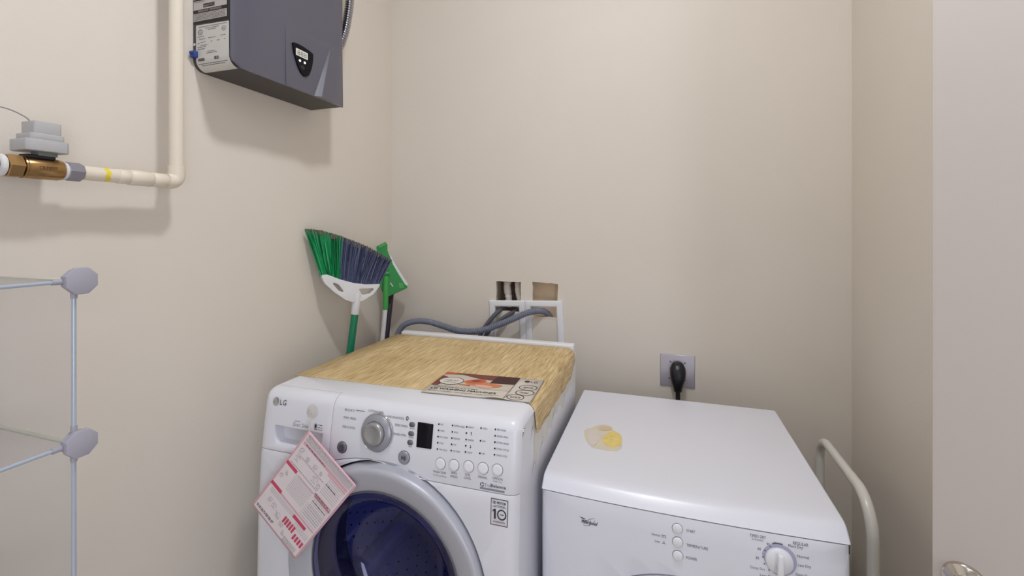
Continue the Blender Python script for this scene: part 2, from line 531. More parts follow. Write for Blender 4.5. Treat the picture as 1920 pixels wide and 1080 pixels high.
# recessed grip of the drawer
bm = NB(); loops = []
cx_, cz_ = -0.835, 0.875
for k, (sc, dep) in enumerate(((1.0, 0.0), (0.99, 0.012), (0.95, 0.027), (0.80, 0.033))):
    lp = []
    for (u, v) in rec:
        uu = cx_+(u-cx_)*sc; vv = v if v > cz_ and k < 3 else cz_+(v-cz_)*(1-(1-sc)*3.0)
        p = Vector(wmap(uu, vv)); p.y += dep+0.0005; lp.append(bm.verts.new(p))
    loops.append(lp)
for a, b in zip(loops, loops[1:]):
    for k in range(len(a)):
        bm.faces.new((a[k], a[(k+1) % len(a)], b[(k+1) % len(a)], b[k]))
bm.faces.new(loops[-1])
obj('grip_recess', bm, ENAM, drawer, 40)
lower_out = [(WX0+0.0005, 0.06), (WX1-0.0005, 0.06), (WX1-0.0005, 0.8370)]+[(x, z-0.0018) for x, z in BOT[::-1]]+[(WX0+0.0005, 0.8370)]
hole = ellipse(DC[0], DC[1], DR, DR, 72)
lower = wpart('front_panel', lower_out, [hole], ENAM, 0.012, 0.0045)
# cabinet: sides, back, rounded top edges
R = 0.025
prof = [(WX0+0.0015, 0.02), (WX0+0.0015, 0.9785-R)]+[(WX0+0.0015+R-R*math.cos(t), 0.9785-R+R*math.sin(t)) for t in [math.pi/2*k/6 for k in range(1, 7)]]
prof += [(WX1-0.0015-R+R*math.sin(t), 0.9785-R+R*math.cos(t)) for t in [math.pi/2*k/6 for k in range(0, 7)]]+[(WX1-0.0015, 0.02)]
bm = prism(NB(), [(p[0], 0.915, p[1]) for p in prof], (0, 0.62, 0))
for zc in (0.30, 0.52, 0.70, 0.82, 0.90, 0.93):
    bmesh.ops.bisect_plane(bm, geom=bm.verts[:]+bm.edges[:]+bm.faces[:], dist=1e-6, plane_co=(0, 0, zc), plane_no=(0, 0, 1))
for v in bm.verts:
    if v.co.y < 0.92: v.co.y = wprof(v.co.z)[0]+WR-0.007 if v.co.z < 0.94 else 0.926
bmesh.ops.delete(bm, geom=[f for f in bm.faces if max(v.co.y for v in f.verts) < 1.0], context='FACES')
obj('cabinet', bm, ENAM, WM, 40)
bm = NB(); box(bm, (WX0+0.014, 1.512, 0.966), (WX1-0.004, 1.545, 0.992), 0.005, 3); obj('rear_ledge', bm, PLAS, WM)
# torn adhesive along the side
rr = random.Random(5)
def sidemap(y, z): return (WX1-0.0012, y, z)
bm = NB()
up = [(1.515-0.030*k, 0.952) for k in range(18)]
lo = [(1.515-0.030*k, 0.868+rr.uniform(-0.022, 0.014)-0.012*(k > 12)) for k in range(18)]
for k in range(17):
    patch(bm, [up[k], up[k+1], lo[k+1], lo[k]], sidemap)
obj('adhesive_residue', bm, mat('adhesive_residue', (226, 224, 216), 0.7, noise=0.08, nscale=60), WM)
bm = NB()
for (y0, z0, y1, z1) in ((1.22, 0.895, 1.19, 0.868), (1.20, 0.885, 1.185, 0.872), (1.09, 0.87, 1.05, 0.842), (0.992, 0.935, 0.968, 0.902), (1.02, 0.842, 1.008, 0.825), (1.005, 0.85, 0.985, 0.822), (1.35, 0.885, 1.34, 0.862)):
    d = Vector((y1-y0, z1-z0)).normalized()*0.0012
    patch(bm, [(y0-d.y, z0+d.x), (y0+d.y, z0-d.x), (y1, z1)], lambda y, z: (WX1-0.0009, y, z))
obj('scuff_mark', bm, mat('scuff_mark', (110, 108, 110), 0.8), WM)
for fx in (WX0+0.06, WX1-0.06):
    for fy in (0.95, 1.48):
        obj('foot', lathe(NB(), [(0, 0), (0.026, 0), (0.026, 0.012), (0.012, 0.016), (0.012, 0.03), (0, 0.03)], frame((fx, fy, 0.0), (0, 0, 1), (0, 1, 0)), 16), RUBBER, WM)
# door
yd = 0.868
MD = frame((DC[0], yd, DC[1]), (0, -1, 0))
bm = lathe(NB(), [(DR+0.012, -0.020), (DR-0.002, -0.022), (DR-0.012, -0.03), (DR-0.05, -0.03)], MD, 72); obj('door_seat', bm, DKGAP, WM)
bm = lathe(NB(), [(0.2485, -0.02), (0.2485, 0.004), (0.2475, 0.0095), (0.2450, 0.0135), (0.2410, 0.0155), (0.2350, 0.0155), (0.222, 0.0125), (0.208, 0.0080), (0.196, 0.0030), (0.1905, -0.0010), (0.1885, -0.006), (0.190, -0.02)], MD, 96)
dring = obj('door', bm, RINGM, WM, 60)
bm = lathe(NB(), [(0.1905, -0.0010), (0.1890, 0.0010), (0.1872, 0.0005), (0.1865, -0.0040)], MD, 96); obj('glass_rim', bm, SILVD, dring, 60)
bm = lathe(NB(), [(0.1875, -0.003), (0.182, -0.001), (0.172, -0.003), (0.160, -0.010), (0.146, -0.035), (0.135, -0.065), (0.122, -0.085), (0.100, -0.095), (0.060, -0.100), (0, -0.102)], MD, 80); obj('glass', bm, GLASS, dring, 60)
bm = lathe(NB(), [(0.246, -0.03), (0.225, -0.045), (0.190, -0.050), (0.172, -0.062), (0.180, -0.08), (0.176, -0.094), (0.182, -0.115)], MD, 64); obj('gasket', bm, mat('gasket', (48, 46, 76), 0.5), WM, 70)
bm = lathe(NB(), [(0.180, -0.112), (0.225, -0.118), (0.235, -0.14), (0.235, -0.44), (0.20, -0.455), (0.0, -0.46)], MD, 72)
drum = obj('drum', bm, DRUM, WM, 60)
bm = NB(); 
for ring_i in range(9):
    for k in range(46):
        a = 2*math.pi*(k+0.5*(ring_i % 2))/46; y = 0.868+0.165+ring_i*0.030
        p = Vector((DC[0]+0.2345*math.cos(a), y, DC[1]+0.2345*math.sin(a)))
        lathe(bm, [(0, 0.0006), (0.0032, 0.0006), (0.0036, -0.001)], frame(p, (-math.cos(a), 0, -math.sin(a)), (0, 1, 0)), 6)
o = obj('drum_perforations', bm, DKGAP, drum); o['kind'] = 'stuff'
for k in range(3):
    a = math.radians(100+120*k)
    ca, sa = math.cos(a), math.sin(a)
    bm = NB()
    tri = []
    for (t, rad_) in ((-0.035, 0.236), (-0.018, 0.205), (0.0, 0.190), (0.018, 0.205), (0.035, 0.236)):
        tri.append((DC[0]+rad_*ca-t*sa, 1.02, DC[1]+rad_*sa+t*ca))
    prism(bm, tri, (0, 0.26, 0)); bmesh.ops.recalc_face_normals(bm, faces=bm.faces); bevel_sharp(bm, 0.006)
    obj('drum_paddle', bm, DRUM, drum)
# dial, buttons, display
def wface(x, s, lift=0.0):
    y, z, ny, nz = wprof(s)
    return frame((x, y-0.0+ny*lift, z+nz*lift), (0, ny, nz))
M = wface(-0.6135, 0.9180)
bm = lathe(NB(), [(0.0425, -0.002), (0.0425, 0.004), (0.0408, 0.0055), (0.0400, 0.0050)], M, 64); obj('dial_rim', bm, CHROME, panel, 60)
bm = lathe(NB(), [(0.0400, 0.000), (0.0398, 0.006), (0.038, 0.0085), (0.0300, 0.0125), (0.0268, 0.0135), (0.0262, 0.0120), (0.0255, 0.0120)], M, 64)
dial = obj('dial', bm, SILV, panel, 60)
bm = lathe(NB(), [(0.0255, 0.010), (0.0250, 0.0180), (0.0235, 0.0215), (0.0185, 0.0235), (0.0170, 0.0228), (0, 0.0215)], M, 64)
obj('dial_cap', bm, mat('dial_cap', (170, 169, 171), 0.28, metal=0.6), dial, 60)
def wbutton(name, x, s, rx, m, h=0.004, par=None, dish=0.0):
    Mx = wface(x, s)
    bm = lathe(NB(), [(rx*1.10, -0.001), (rx*1.10, 0.0007), (rx*1.03, 0.0007)], Mx, 32)
    o1 = obj(name+'_rim', bm, INKL, panel, 60)
    bm = lathe(NB(), [(rx, -0.001), (rx, h*0.7), (rx*0.86, h), (rx*0.5, h-dish*0.6), (0, h-dish)], Mx, 32)
    return obj(name, bm, m, panel, 60), Mx
_p = (-0.7055, 0.8730); PB, Mp = wbutton("power_button", _p[0], _p[1], 0.0125, SILVD, 0.004, dish=0.001)
bm = NB(); fm = lambda u, v: Mp @ Vector((u, v, 0.0046))
ring(bm, 0, -0.001, 0.0062, 0.0062, 0.0013, fm); rect(bm, -0.0007, -0.003, 0.0007, 0.003, fm)
obj('power_symbol', bm, INKD, PB)
_p = (-0.5410, 0.8747); SB, Ms = wbutton("start_button", _p[0], _p[1], 0.0135, SILV, 0.004, dish=0.001)
bm = NB(); fm = lambda u, v: Ms @ Vector((u, v, 0.0046))
patch(bm, [(-0.0048, -0.0045), (-0.0004, 0), (-0.0048, 0.0045)], fm); rect(bm, 0.0008, -0.0045, 0.0022, 0.0045, fm); rect(bm, 0.0036, -0.0045, 0.005, 0.0045, fm)
obj('start_symbol', bm, INKD, SB)
for p in ((-0.4518, 0.8757), (-0.4199, 0.8773), (-0.3859, 0.8799), (-0.3533, 0.8812), (-0.3215, 0.8830)):
    wbutton('option_button', p[0], p[1], 0.0112, PLASB, 0.003)
for p in ((-0.5270, 0.9453), (-0.5276, 0.9263), (-0.5284, 0.9080)):
    bm = surf(fillet([(p[0]-0.0072, p[1]-0.0052), (p[0]+0.0072, p[1]-0.0052), (p[0]+0.0072, p[1]+0.0052), (p[0]-0.0072, p[1]+0.0052)], 0.005, 5), [], wpt(0.0010))
    o = obj('status_lamp', bm, SILVD, panel, recalc=False); add_mods(o, thick=0.0015)
bm = surf(fillet([(-0.5121, 0.9009), (-0.4754, 0.9017), (-0.4747, 0.9523), (-0.5131, 0.9525)], 0.0015, 3), [], wpt(0.0012))
o = obj('display', bm, SCREEN, panel, recalc=False); add_mods(o, thick=0.002)
# printed dots, words and marks of the control panel
DOTS = [(-0.4620, 0.9540), (-0.4613, 0.9418), (-0.4616, 0.9290), (-0.4614, 0.9166), (-0.4611, 0.9037),
        (-0.4291, 0.9554), (-0.4284, 0.9429), (-0.4286, 0.9303), (-0.4284, 0.9179), (-0.4284, 0.9052),
        (-0.3960, 0.9567), (-0.3955, 0.9447), (-0.3954, 0.9320), (-0.3954, 0.9197), (-0.3952, 0.9072),
        (-0.3634, 0.9584), (-0.3625, 0.9338), (-0.3622, 0.9093),
        (-0.3310, 0.9599), (-0.3304, 0.9480), (-0.3302, 0.9356), (-0.3297, 0.9234), (-0.3297, 0.9113)]
bm = NB()
for p in DOTS:
    lathe(bm, [(0, 0.0009), (0.0017, 0.0009), (0.0019, 0)], wface(*p), 8)
o = obj('indicator_lights', bm, BLACK, panel); o['kind'] = 'stuff'
bm = NB(); f4 = wpt(0.0005)
TX = ['HOT', 'WARM', 'ECO WARM', 'COLD', 'TAP COLD', 'EXTRA HIGH', 'HIGH', 'MEDIUM', 'LOW', 'NO SPIN', 'HEAVY', None, 'NORMAL', None, 'LIGHT', 'HIGH', 'LOW', 'OFF',
      'PRE WASH', 'RINSE+SPIN', 'EXTRA RINSE', 'STAIN CYCLE', 'CHILD LOCK']
for p, s in zip(DOTS, TX):
    if s: write(bm, s, p[0]+0.0040, p[1]-0.0016, 0.0036, f4, w=0.0031*len(s)*0.78)
    else:
        rect(bm, p[0]+0.0105, p[1]-0.0035, p[0]+0.0118, p[1]+0.0030, f4)
        sg = 1 if DOTS.index(p) == 11 else -1
        patch(bm, [(p[0]+0.0092, p[1]+sg*0.001), (p[0]+0.0131, p[1]+sg*0.001), (p[0]+0.01115, p[1]+sg*0.0045)], f4)
def wt(px, h, s, al='c', m=0, w=None, sh=0.0): write(bm, s, px[0], px[1], h, f4, align=al, w=w, shear=sh, mi=m)
wt((-0.6940, 0.9535), 0.0048, 'BULKY', m=0, w=0.027)
wt((-0.6915, 0.9364), 0.0048, 'PERM. PRESS', w=0.034)
wt((-0.6920, 0.9164), 0.0048, 'DELICATES', w=0.034)
wt((-0.6235, 0.9581), 0.0048, 'COTTON/NORMAL', w=0.042)
wt((-0.5715, 0.9521), 0.0048, 'HAND WASH/WOOL', w=0.046)
ring(bm, -0.5410, 0.9561, 0.0035, 0.0045, 0.0022, f4)
wt((-0.5547, 0.9373), 0.0050, 'SPEED WASH', w=0.032)
wt((-0.5562, 0.9181), 0.0050, 'RINSE+SPIN', w=0.032)
rect(bm, -0.6774, 0.9585, -0.6535, 0.9567, f4, 1); rect(bm, -0.5765, 0.9350, -0.5723, 0.9347, f4, 1); rect(bm, -0.5760, 0.9171, -0.5718, 0.9167, f4, 1)
for p, s in zip(((-0.5260, 0.9354), (-0.5269, 0.9165), (-0.5279, 0.8980)), ('WASH', 'RINSE', 'SPIN')):
    wt(p, 0.0034, s, m=1)
wt((-0.4531, 0.8555), 0.0046, 'WASH TEMP', w=0.031); wt((-0.4521, 0.8493), 0.0036, 'Cold/Cold Rinse', w=0.032, m=1)
wt((-0.4193, 0.8593), 0.0044, 'SPIN', w=0.013); wt((-0.4189, 0.8524), 0.0044, 'SPEED', w=0.017)
wt((-0.3873, 0.8611), 0.0044, 'SOIL', w=0.012); wt((-0.3870, 0.8543), 0.0044, 'LEVEL', w=0.016)
wt((-0.3535, 0.8613), 0.0044, 'SIGNAL', w=0.021)
wt((-0.3206, 0.8635), 0.0044, 'OPTION', w=0.022); wt((-0.3204, 0.8589), 0.0030, 'Hold 3 sec', w=0.020, m=1)
wt((-0.3487, 0.8470), 0.0062, 'True', 'l', m=1, w=0.0165); p = (-0.3353, 0.8481); wt(p, 0.0062, 'Balance', 'l', w=0.0335); wt((p[0]+0.0004, p[1]), 0.0062, 'Balance', 'l', w=0.0335)
p = (-0.3542, 0.8497); 
for k in range(3): ring(bm, p[0], p[1], 0.0046, 0.0046, 0.0022, f4, 8, a0=k*2.094+0.3, a1=k*2.094+1.9)
rect(bm, -0.3585, 0.8407, -0.3046, 0.8444, f4, 1)
obj('printed_lettering', bm, [INK, INKL], panel)
# print on the drawer front: maker's mark, motor badge
bm = NB()
p = (-0.9122, 0.9512)
patch(bm, ellipse(p[0], p[1], 0.0098, 0.0098), wpt(0.0006), 1)
ring(bm, p[0], p[1], 0.0080, 0.0080, 0.0014, wpt(0.0009), 20, 2, a0=math.pi/2, a1=2*math.pi)
rect(bm, p[0]-0.0008, p[1]-0.0040, p[0]+0.0006, p[1]+0.0042, wpt(0.0010), 2); rect(bm, p[0]-0.0008, p[1]-0.0040, p[0]+0.0030, p[1]-0.0028, wpt(0.0010), 2)
patch(bm, ellipse(p[0]-0.0036, p[1]+0.0030, 0.0012, 0.0012, 10), wpt(0.0010), 2)
for dx in (0, 0.0006): wt2 = write(bm, 'LG', -0.8993, 0.9452, 0.0118, wpt(0.0008+dx*0.1), w=0.0195, mi=0)
write(bm, 'INVERTER', -0.8496, 0.9121, 0.0030, f4, w=0.018, mi=4)
write(bm, 'Direct', -0.8520, 0.9014, 0.0090, f4, w=0.0225, mi=4); write(bm, 'Drive', -0.8254, 0.9014, 0.0090, f4, w=0.0190, mi=4)
p = (-0.7854, 0.9093)
patch(bm, ellipse(p[0], p[1], 0.0030, 0.0050, 16), f4, 0); ring(bm, p[0], p[1], 0.0050, 0.0068, 0.0007, f4, 20, 3)
words(bm, p[0]+0.007, p[0]+0.020, p[1]+0.003, 0.0015, f4, 3, rr); words(bm, p[0]+0.007, p[0]+0.021, p[1]-0.003, 0.0015, f4, 3, rr); words(bm, p[0]-0.003, p[0]+0.020, p[1]-0.008, 0.0015, f4, 3, rr)
obj('printed_lettering', bm, [INKD, mat('emblem_grey', (150, 146, 140), 0.4), PAPER, INK, INKL], drawer)
# warranty sticker on the front
c0 = (-0.3332, 0.7759); c1 = (-0.2959, 0.8298)
sx0, sx1, sz0, sz1 = c0[0], c1[0], 0.7755, 0.8275
bm = NB(); fs = wpt(0.0005); fs2 = wpt(0.0008)
rect(bm, sx0, sz0, sx1, sz1, wpt(0.0003), 0)
b = 0.0014
for q in ((sx0, sz0, sx1, sz0+b), (sx0, sz1-b, sx1, sz1), (sx0, sz0, sx0+b, sz1), (sx1-b, sz0, sx1, sz1)): rect(bm, *q, fs, 1)
mx = (sx0+sx1)/2; sw = sx1-sx0
for dx in (-0.0002, 0.0002): write(bm, 'DD MOTOR', mx+dx, sz1-0.0098, 0.0052, fs2, w=sw*0.76, align='c', mi=1)
words(bm, mx-sw*0.32, mx+sw*0.32, sz1-0.0135, 0.0010, fs2, 1, rr); words(bm, mx-sw*0.40, mx+sw*0.40, sz1-0.0160, 0.0010, fs2, 1, rr)
rect(bm, mx-sw*0.30, sz0+0.0125, mx-sw*0.19, sz0+0.0320, fs2, 1); patch(bm, [(mx-sw*0.30, sz0+0.0320), (mx-sw*0.38, sz0+0.0285), (mx-sw*0.38, sz0+0.0255), (mx-sw*0.30, sz0+0.0285)], fs2, 1)
ring(bm, mx+sw*0.15, sz0+0.0222, 0.0100, 0.0105, 0.0026, fs2, 28, 1)
for dx in (-0.0002, 0.0002): write(bm, 'YEAR', mx+sw*0.15+dx, sz0+0.0208, 0.0030, fs2, w=sw*0.24, align='c', mi=1)
write(bm, 'WARRANTY', mx, sz0+0.0055, 0.0032, fs2, w=sw*0.72, align='c', mi=1)
o = obj('warranty_sticker', bm, [mat('sticker_paper', (218, 212, 216), 0.45), INKD], WM)
o['label'] = 'small white sticker with a large black 10'

# ---------------------------------------------------------------- straw-coloured liner over the washer top
LINER = mat('straw_liner', (201, 170, 116), 0.62)
nt = LINER.node_tree; bs = nt.nodes['Principled BSDF']
tc = nt.nodes.new('ShaderNodeTexCoord')
def streak(scale, rot=0.0, det=4):
    mp = nt.nodes.new('ShaderNodeMapping'); mp.inputs['Scale'].default_value = scale; mp.inputs['Rotation'].default_value = (0, 0, rot)
    nt.links.new(tc.outputs['Object'], mp.inputs[0])
    n = nt.nodes.new('ShaderNodeTexNoise'); n.inputs['Scale'].default_value = 1; n.inputs['Detail'].default_value = det
    nt.links.new(mp.outputs[0], n.inputs['Vector']); return n.outputs['Fac']
s1 = streak((420, 16, 420)); s2 = streak((150, 8, 150)); s3 = streak((9, 3, 9), 0, 2)
def ramp(inp, a, b, p0, p1):
    r_ = nt.nodes.new('ShaderNodeValToRGB'); r_.color_ramp.elements[0].position = p0; r_.color_ramp.elements[1].position = p1
    r_.color_ramp.elements[0].color = lin(a); r_.color_ramp.elements[1].color = lin(b); nt.links.new(inp, r_.inputs[0]); return r_.outputs[0]
def mixc(a, b, fac, mode='MULTIPLY'):
    m_ = nt.nodes.new('ShaderNodeMix'); m_.data_type = 'RGBA'; m_.blend_type = mode; m_.inputs[0].default_value = fac
    nt.links.new(a, m_.inputs[6]); nt.links.new(b, m_.inputs[7]); return m_.outputs[2]
c1_ = ramp(s1, (196, 164, 114), (238, 214, 166), 0.36, 0.60)
c2_ = ramp(s2, (222, 214, 196), (255, 255, 255), 0.34, 0.55)
c3_ = ramp(s3, (236, 232, 220), (255, 255, 255), 0.35, 0.6)
nt.links.new(mixc(mixc(c1_, c2_, 0.8), c3_, 0.8), bs.inputs['Base Color'])
bm = NB()
LR = 0.026; ZT = 0.9824; XS = WX1+0.0012
rl = random.Random(11)
rows = []
Ys = [0.996+(1.508-0.996)*k/40 for k in range(41)]
for j, y in enumerate(Ys):
    t = j/40
    y = y+0.0
    drop = 0.9060+rl.uniform(-0.0025, 0.0025)
    if t < 0.06: drop = 0.914-0.004*t/0.06
    if t > 0.80: drop = 0.906+0.038*((t-0.80)/0.20)**2
    row = []
    for k in range(9):
        x = (WX0+0.004)+(XS-LR-(WX0+0.004))*k/8
        row.append((x, y+(0.010*(x-WX0)/0.68)*(1-t), ZT))
    for k in range(1, 7):
        a = math.pi/2*k/6
        row.append((XS-LR+LR*math.sin(a), y+0.010*(1-t), ZT-LR+LR*math.cos(a)))
    z0 = ZT-LR
    for k in range(1, 5):
        z = z0+(drop-z0)*k/4
        row.append((XS+0.0012*math.sin(j*0.8)*k/4+0.0010*k/4+(0.004*k/4 if t < 0.05 else 0), y+0.010*(1-t), z))
    rows.append([bm.verts.new(p) for p in row])
for a, b in zip(rows, rows[1:]):
    for k in range(len(a)-1):
        bm.faces.new((a[k], a[k+1], b[k+1], b[k]))
o = top('shelf_liner', bm, LINER, 'straw-coloured streaked vinyl liner covering the washing machine top and hanging over its right edge', 'liner', (-0.615, 1.25, ZT))
add_mods(o, thick=0.0008)

# ---------------------------------------------------------------- printed leaflet on the liner
LO = Vector((-0.5572, 0.9850, 0)); LA = Vector((-0.2846+0.5572, 0.9999-0.9819, 0)); LB = Vector((-0.5640+0.5572, 1.1442-0.9850, 0))
Lw = LA.length; Lh = LB.length; la = LA/Lw; lb = LB/Lh
def lmap(lift): return lambda u, v: tuple(LO+la*u+lb*v+Vector((0, 0, ZT+0.0008+lift+0.0045*max(0, 1-((u-0.19)/0.035)**2)*max(0, 1-v/0.03))))
bm = surf([(0, 0), (Lw, 0), (Lw, Lh), (0, Lh)], [], lmap(0.0), [0.15+0.008*k for k in range(11)], [0.006, 0.012, 0.02, 0.03, 0.06])
leaf = top('leaflet', bm, mat('leaflet_paper', (216, 208, 196), 0.5), 'small printed leaflet with a red and orange photo, lying on the straw liner', 'leaflet', (-0.42, 1.07, ZT))
add_mods(leaf, thick=0.0004)
bm = NB()
pw = 0.207
L1, L2, L3 = lmap(0.0005), lmap(0.0008), lmap(0.0011)
rect(bm, 0, 0.056, pw, Lh, L1, 0)
patch(bm, [(0, Lh-0.020), (0.05, Lh-0.012), (0.11, Lh-0.036), (pw, Lh-0.042), (pw, Lh), (0, Lh)], L2, 1)
patch(bm, [(0, Lh-0.022), (0.03, Lh-0.014), (0.042, Lh), (0, Lh)], L3, 4)
patch(bm, [(0.142, Lh-0.060), (pw, Lh-0.055), (pw, Lh), (0.148, Lh)], L3, 2)
patch(bm, [(0, 0.056), (0.018, 0.056), (0.030, 0.115), (0, 0.132)], L2, 1)
patch(bm, ellipse(0.118, 0.090, 0.046, 0.020, rot=-0.25), L2, 3)
patch(bm, ellipse(0.104, 0.105, 0.026, 0.015, rot=0.3), L3, 4)
patch(bm, ellipse(0.152, 0.082, 0.028, 0.014, rot=0.2), L3, 3)
patch(bm, ellipse(0.135, 0.072, 0.024, 0.010, rot=-0.1), lmap(0.0013), 5)
patch(bm, ellipse(0.104, 0.107, 0.012, 0.006, rot=0.3), lmap(0.0013), 1)
patch(bm, [(0.06, 0.074), (0.10, 0.066), (0.10, 0.076)], L3, 4)
obj('printed_photo', bm, [mat('print_cream', (206, 196, 180), 0.5), mat('print_red', (120, 58, 46), 0.5), mat('print_maroon', (62, 22, 24), 0.5), mat('print_orange', (214, 128, 84), 0.5), mat('print_rust', (196, 96, 64), 0.5), mat('print_pink', (226, 178, 158), 0.5)], leaf)
bm = NB()
patch(bm, ellipse(0.040, 0.093, 0.032, 0.027, 28), L3, 1); ring(bm, 0.040, 0.093, 0.0335, 0.0285, 0.0022, lmap(0.0014), 28)
write(bm, '100% FIT', 0.040, 0.092, 0.0075, lmap(0.0014), w=0.036, align='c'); words(bm, 0.024, 0.056, 0.082, 0.0022, lmap(0.0014), 0, rr)
for dx in (0, 0.0006): write(bm, 'LG WASHING MACHINES', 0.011+dx, 0.029, 0.0105, L2, w=0.168)
words(bm, 0.012, 0.130, 0.046, 0.0026, L2, 2, rr)
write(bm, 'FRONT LOADING, TOP QUALITY, MORE CAPACITY', 0.011, 0.015, 0.0062, L2, w=0.180, mi=2)
rect(bm, pw+0.0005, 0, pw+0.0016, Lh, L2, 0)
for du, dv, ru in ((0.0385, 0.092, 0.0235), (0.0390, 0.056, 0.0235), (0.0240, 0.022, 0.0215)):
    ring(bm, pw+du, dv, ru, 0.0185, 0.0019, L3, 28); words(bm, pw+du-0.012, pw+du+0.012, dv+0.002, 0.0022, L2, 2, rr); words(bm, pw+du-0.013, pw+du+0.013, dv-0.004, 0.0022, L2, 2, rr)
patch(bm, ellipse(pw+0.025, Lh-0.022, 0.0070, 0.0075), L2, 0); write(bm, 'LG', pw+0.035, Lh-0.029, 0.0130, L2, w=0.018)
for q in ((0, 0, Lw, 0.001), (Lw-0.001, 0, Lw, Lh)): rect(bm, *q, L2, 2)
obj('printed_lettering', bm, [mat('print_brown', (70, 46, 44), 0.6), mat('leaflet_white', (222, 214, 204), 0.5), INK], leaf)

# ---------------------------------------------------------------- suction cup and instruction card on the washer front
p = (-0.7986, 0.9408)
Mc = wface(p[0], p[1])
bm = lathe(NB(), [(0.0165, 0.0005), (0.0160, 0.0018), (0.011, 0.0040), (0.006, 0.0058), (0.0048, 0.0085), (0.0060, 0.0110), (0.0045, 0.0125), (0, 0.0128)], Mc, 28)
cup = top('suction_cup', bm, CUP, 'clear suction cup stuck to the washing machine drawer above the pink card', 'suction cup', tuple(Mc.to_translation()), 60)
sp = Mc @ Vector((0.002, 0, 0.0080))
CT = Vector((-0.7650, 0.8440, 0.9155)); ca = Vector((0.1266, 0.004, -0.1066)).normalized(); cb = Vector((-0.1583, 0.002, -0.2068)); cb = (cb-ca*cb.dot(ca)).normalized()
CW, CH = 0.166, 0.264
CT = CT-ca*0.004-cb*0.002
cn = -(ca.cross(cb)).normalized()
if cn.y > 0: cn = -cn
def cmap(l): return lambda u, v: tuple(CT+ca*u+cb*v+cn*l)
bm = surf(fillet([(0, CH), (CW, CH), (CW, 0), (0, 0)], 0.005, 4), [], cmap(0))
bmesh.ops.recalc_face_normals(bm, faces=bm.faces)
for f in bm.faces:
    if f.normal.dot(cn) < 0: f.normal_flip()
card = obj('instruction_card', bm, mat('card_pink', (240, 190, 200), 0.35), None, recalc=False)
card['label'] = 'pink-bordered printed instruction card hanging tilted from the suction cup on the washing machine'; card['category'] = 'card'
add_mods(card, thick=0.0012)
bm = NB()
rect(bm, 0.005, 0.004, CW-0.005, CH-0.005, cmap(0.0003)); obj('printed_sheet', bm, mat('card_paper', (240, 229, 231), 0.4), card)
bm = NB(); C1, C2 = cmap(0.0005), cmap(0.0007)
rc = random.Random(21)
def A(u): return u*CW
def Bv(v): return v*CH
K, GY, PK, RD, LG_ = 0, 1, 2, 3, 4
for k in range(7): words(bm, A(0.05), A(0.96), Bv(0.020+0.0105*k), 0.0012, C1, K if k < 2 else GY, rc)
rect(bm, A(0.05), Bv(0.098), A(0.95), Bv(0.128), C1, PK)
for k in range(1): words(bm, A(0.10), A(0.50), Bv(0.108), 0.0022, C2, K, rc)
for (u, v, s) in ((0.10, 0.18, 1), (0.25, 0.20, 0.8), (0.40, 0.19, 0.9), (0.52, 0.19, 0.7), (0.12, 0.27, 1.1), (0.50, 0.28, 1.3), (0.60, 0.30, 1.0), (0.13, 0.46, 0.7), (0.08, 0.52, 0.8), (0.17, 0.79, 0.9), (0.27, 0.80, 1.0), (0.40, 0.83, 1.4), (0.55, 0.80, 1.2), (0.52, 0.87, 1.0), (0.62, 0.92, 0.8)):
    ring(bm, A(u), Bv(v), 0.0066*s, 0.0048*s, 0.0007, C2, 12, 1, 0, rc.uniform(3, 6), rc.uniform(0, 3)); ring(bm, A(u)+0.001, Bv(v)+0.001, 0.0036*s, 0.0042*s, 0.0006, C2, 10, 1, 0, rc.uniform(3, 6), rc.uniform(0, 3)); words(bm, A(u)-0.006*s, A(u)+0.006*s, Bv(v)+0.0075*s, 0.0010, C2, GY, rc)
for v in (0.235, 0.345): words(bm, A(0.07), A(0.62), Bv(v), 0.0016, C1, GY, rc)
for (u0, u1, v0, v1, m_, n_) in ((0.66, 0.94, 0.16, 0.34, LG_, 8), (0.25, 0.60, 0.40, 0.60, LG_, 10), (0.66, 0.95, 0.42, 0.62, LG_, 9), (0.08, 0.60, 0.69, 0.74, LG_, 3), (0.62, 0.95, 0.50, 0.66, LG_, 6), (0.66, 0.95, 0.74, 0.80, LG_, 3)):
    for k in range(n_): words(bm, A(u0), A(u1), Bv(v0+(v1-v0)*k/n_), 0.0013, C1, m_, rc)
for (u0, u1, v0, v1) in ((0.60, 0.95, 0.135, 0.150), (0.28, 0.64, 0.385, 0.395), (0.64, 0.95, 0.36, 0.40), (0.64, 0.95, 0.385, 0.41), (0.08, 0.95, 0.655, 0.672)):
    rect(bm, A(u0), Bv(v0), A(u1), Bv(v1), C1, PK)
for (u0, u1, v) in ((0.66, 0.92, 0.44), (0.66, 0.86, 0.22), (0.05, 0.44, 0.93), (0.06, 0.40, 0.945), (0.62, 0.90, 0.37)): words(bm, A(u0), A(u1), Bv(v), 0.0022, C2, K, rc)
for (u0, u1, v0, v1) in ((0.02, 0.24, 0.365, 0.40), (0.02, 0.24, 0.635, 0.67), (0.58, 0.84, 0.690, 0.725)): rect(bm, A(u0), Bv(v0), A(u1), Bv(v1), C2, RD)
for k in range(5):
    u = 0.50+0.048*k; patch(bm, [(A(u), Bv(0.775)), (A(u+0.032), Bv(0.775)), (A(u+0.032), Bv(0.850)), (A(u), Bv(0.850))], C2, RD)
for k in range(4):
    u = 0.76+0.052*k; patch(bm, [(A(u), Bv(0.820)), (A(u+0.034), Bv(0.820)), (A(u+0.034), Bv(0.885)), (A(u), Bv(0.885))], C2, RD)
for k in range(5): words(bm, A(0.66), A(0.92), Bv(0.93+0.012*k), 0.0012, C1, GY, rc)
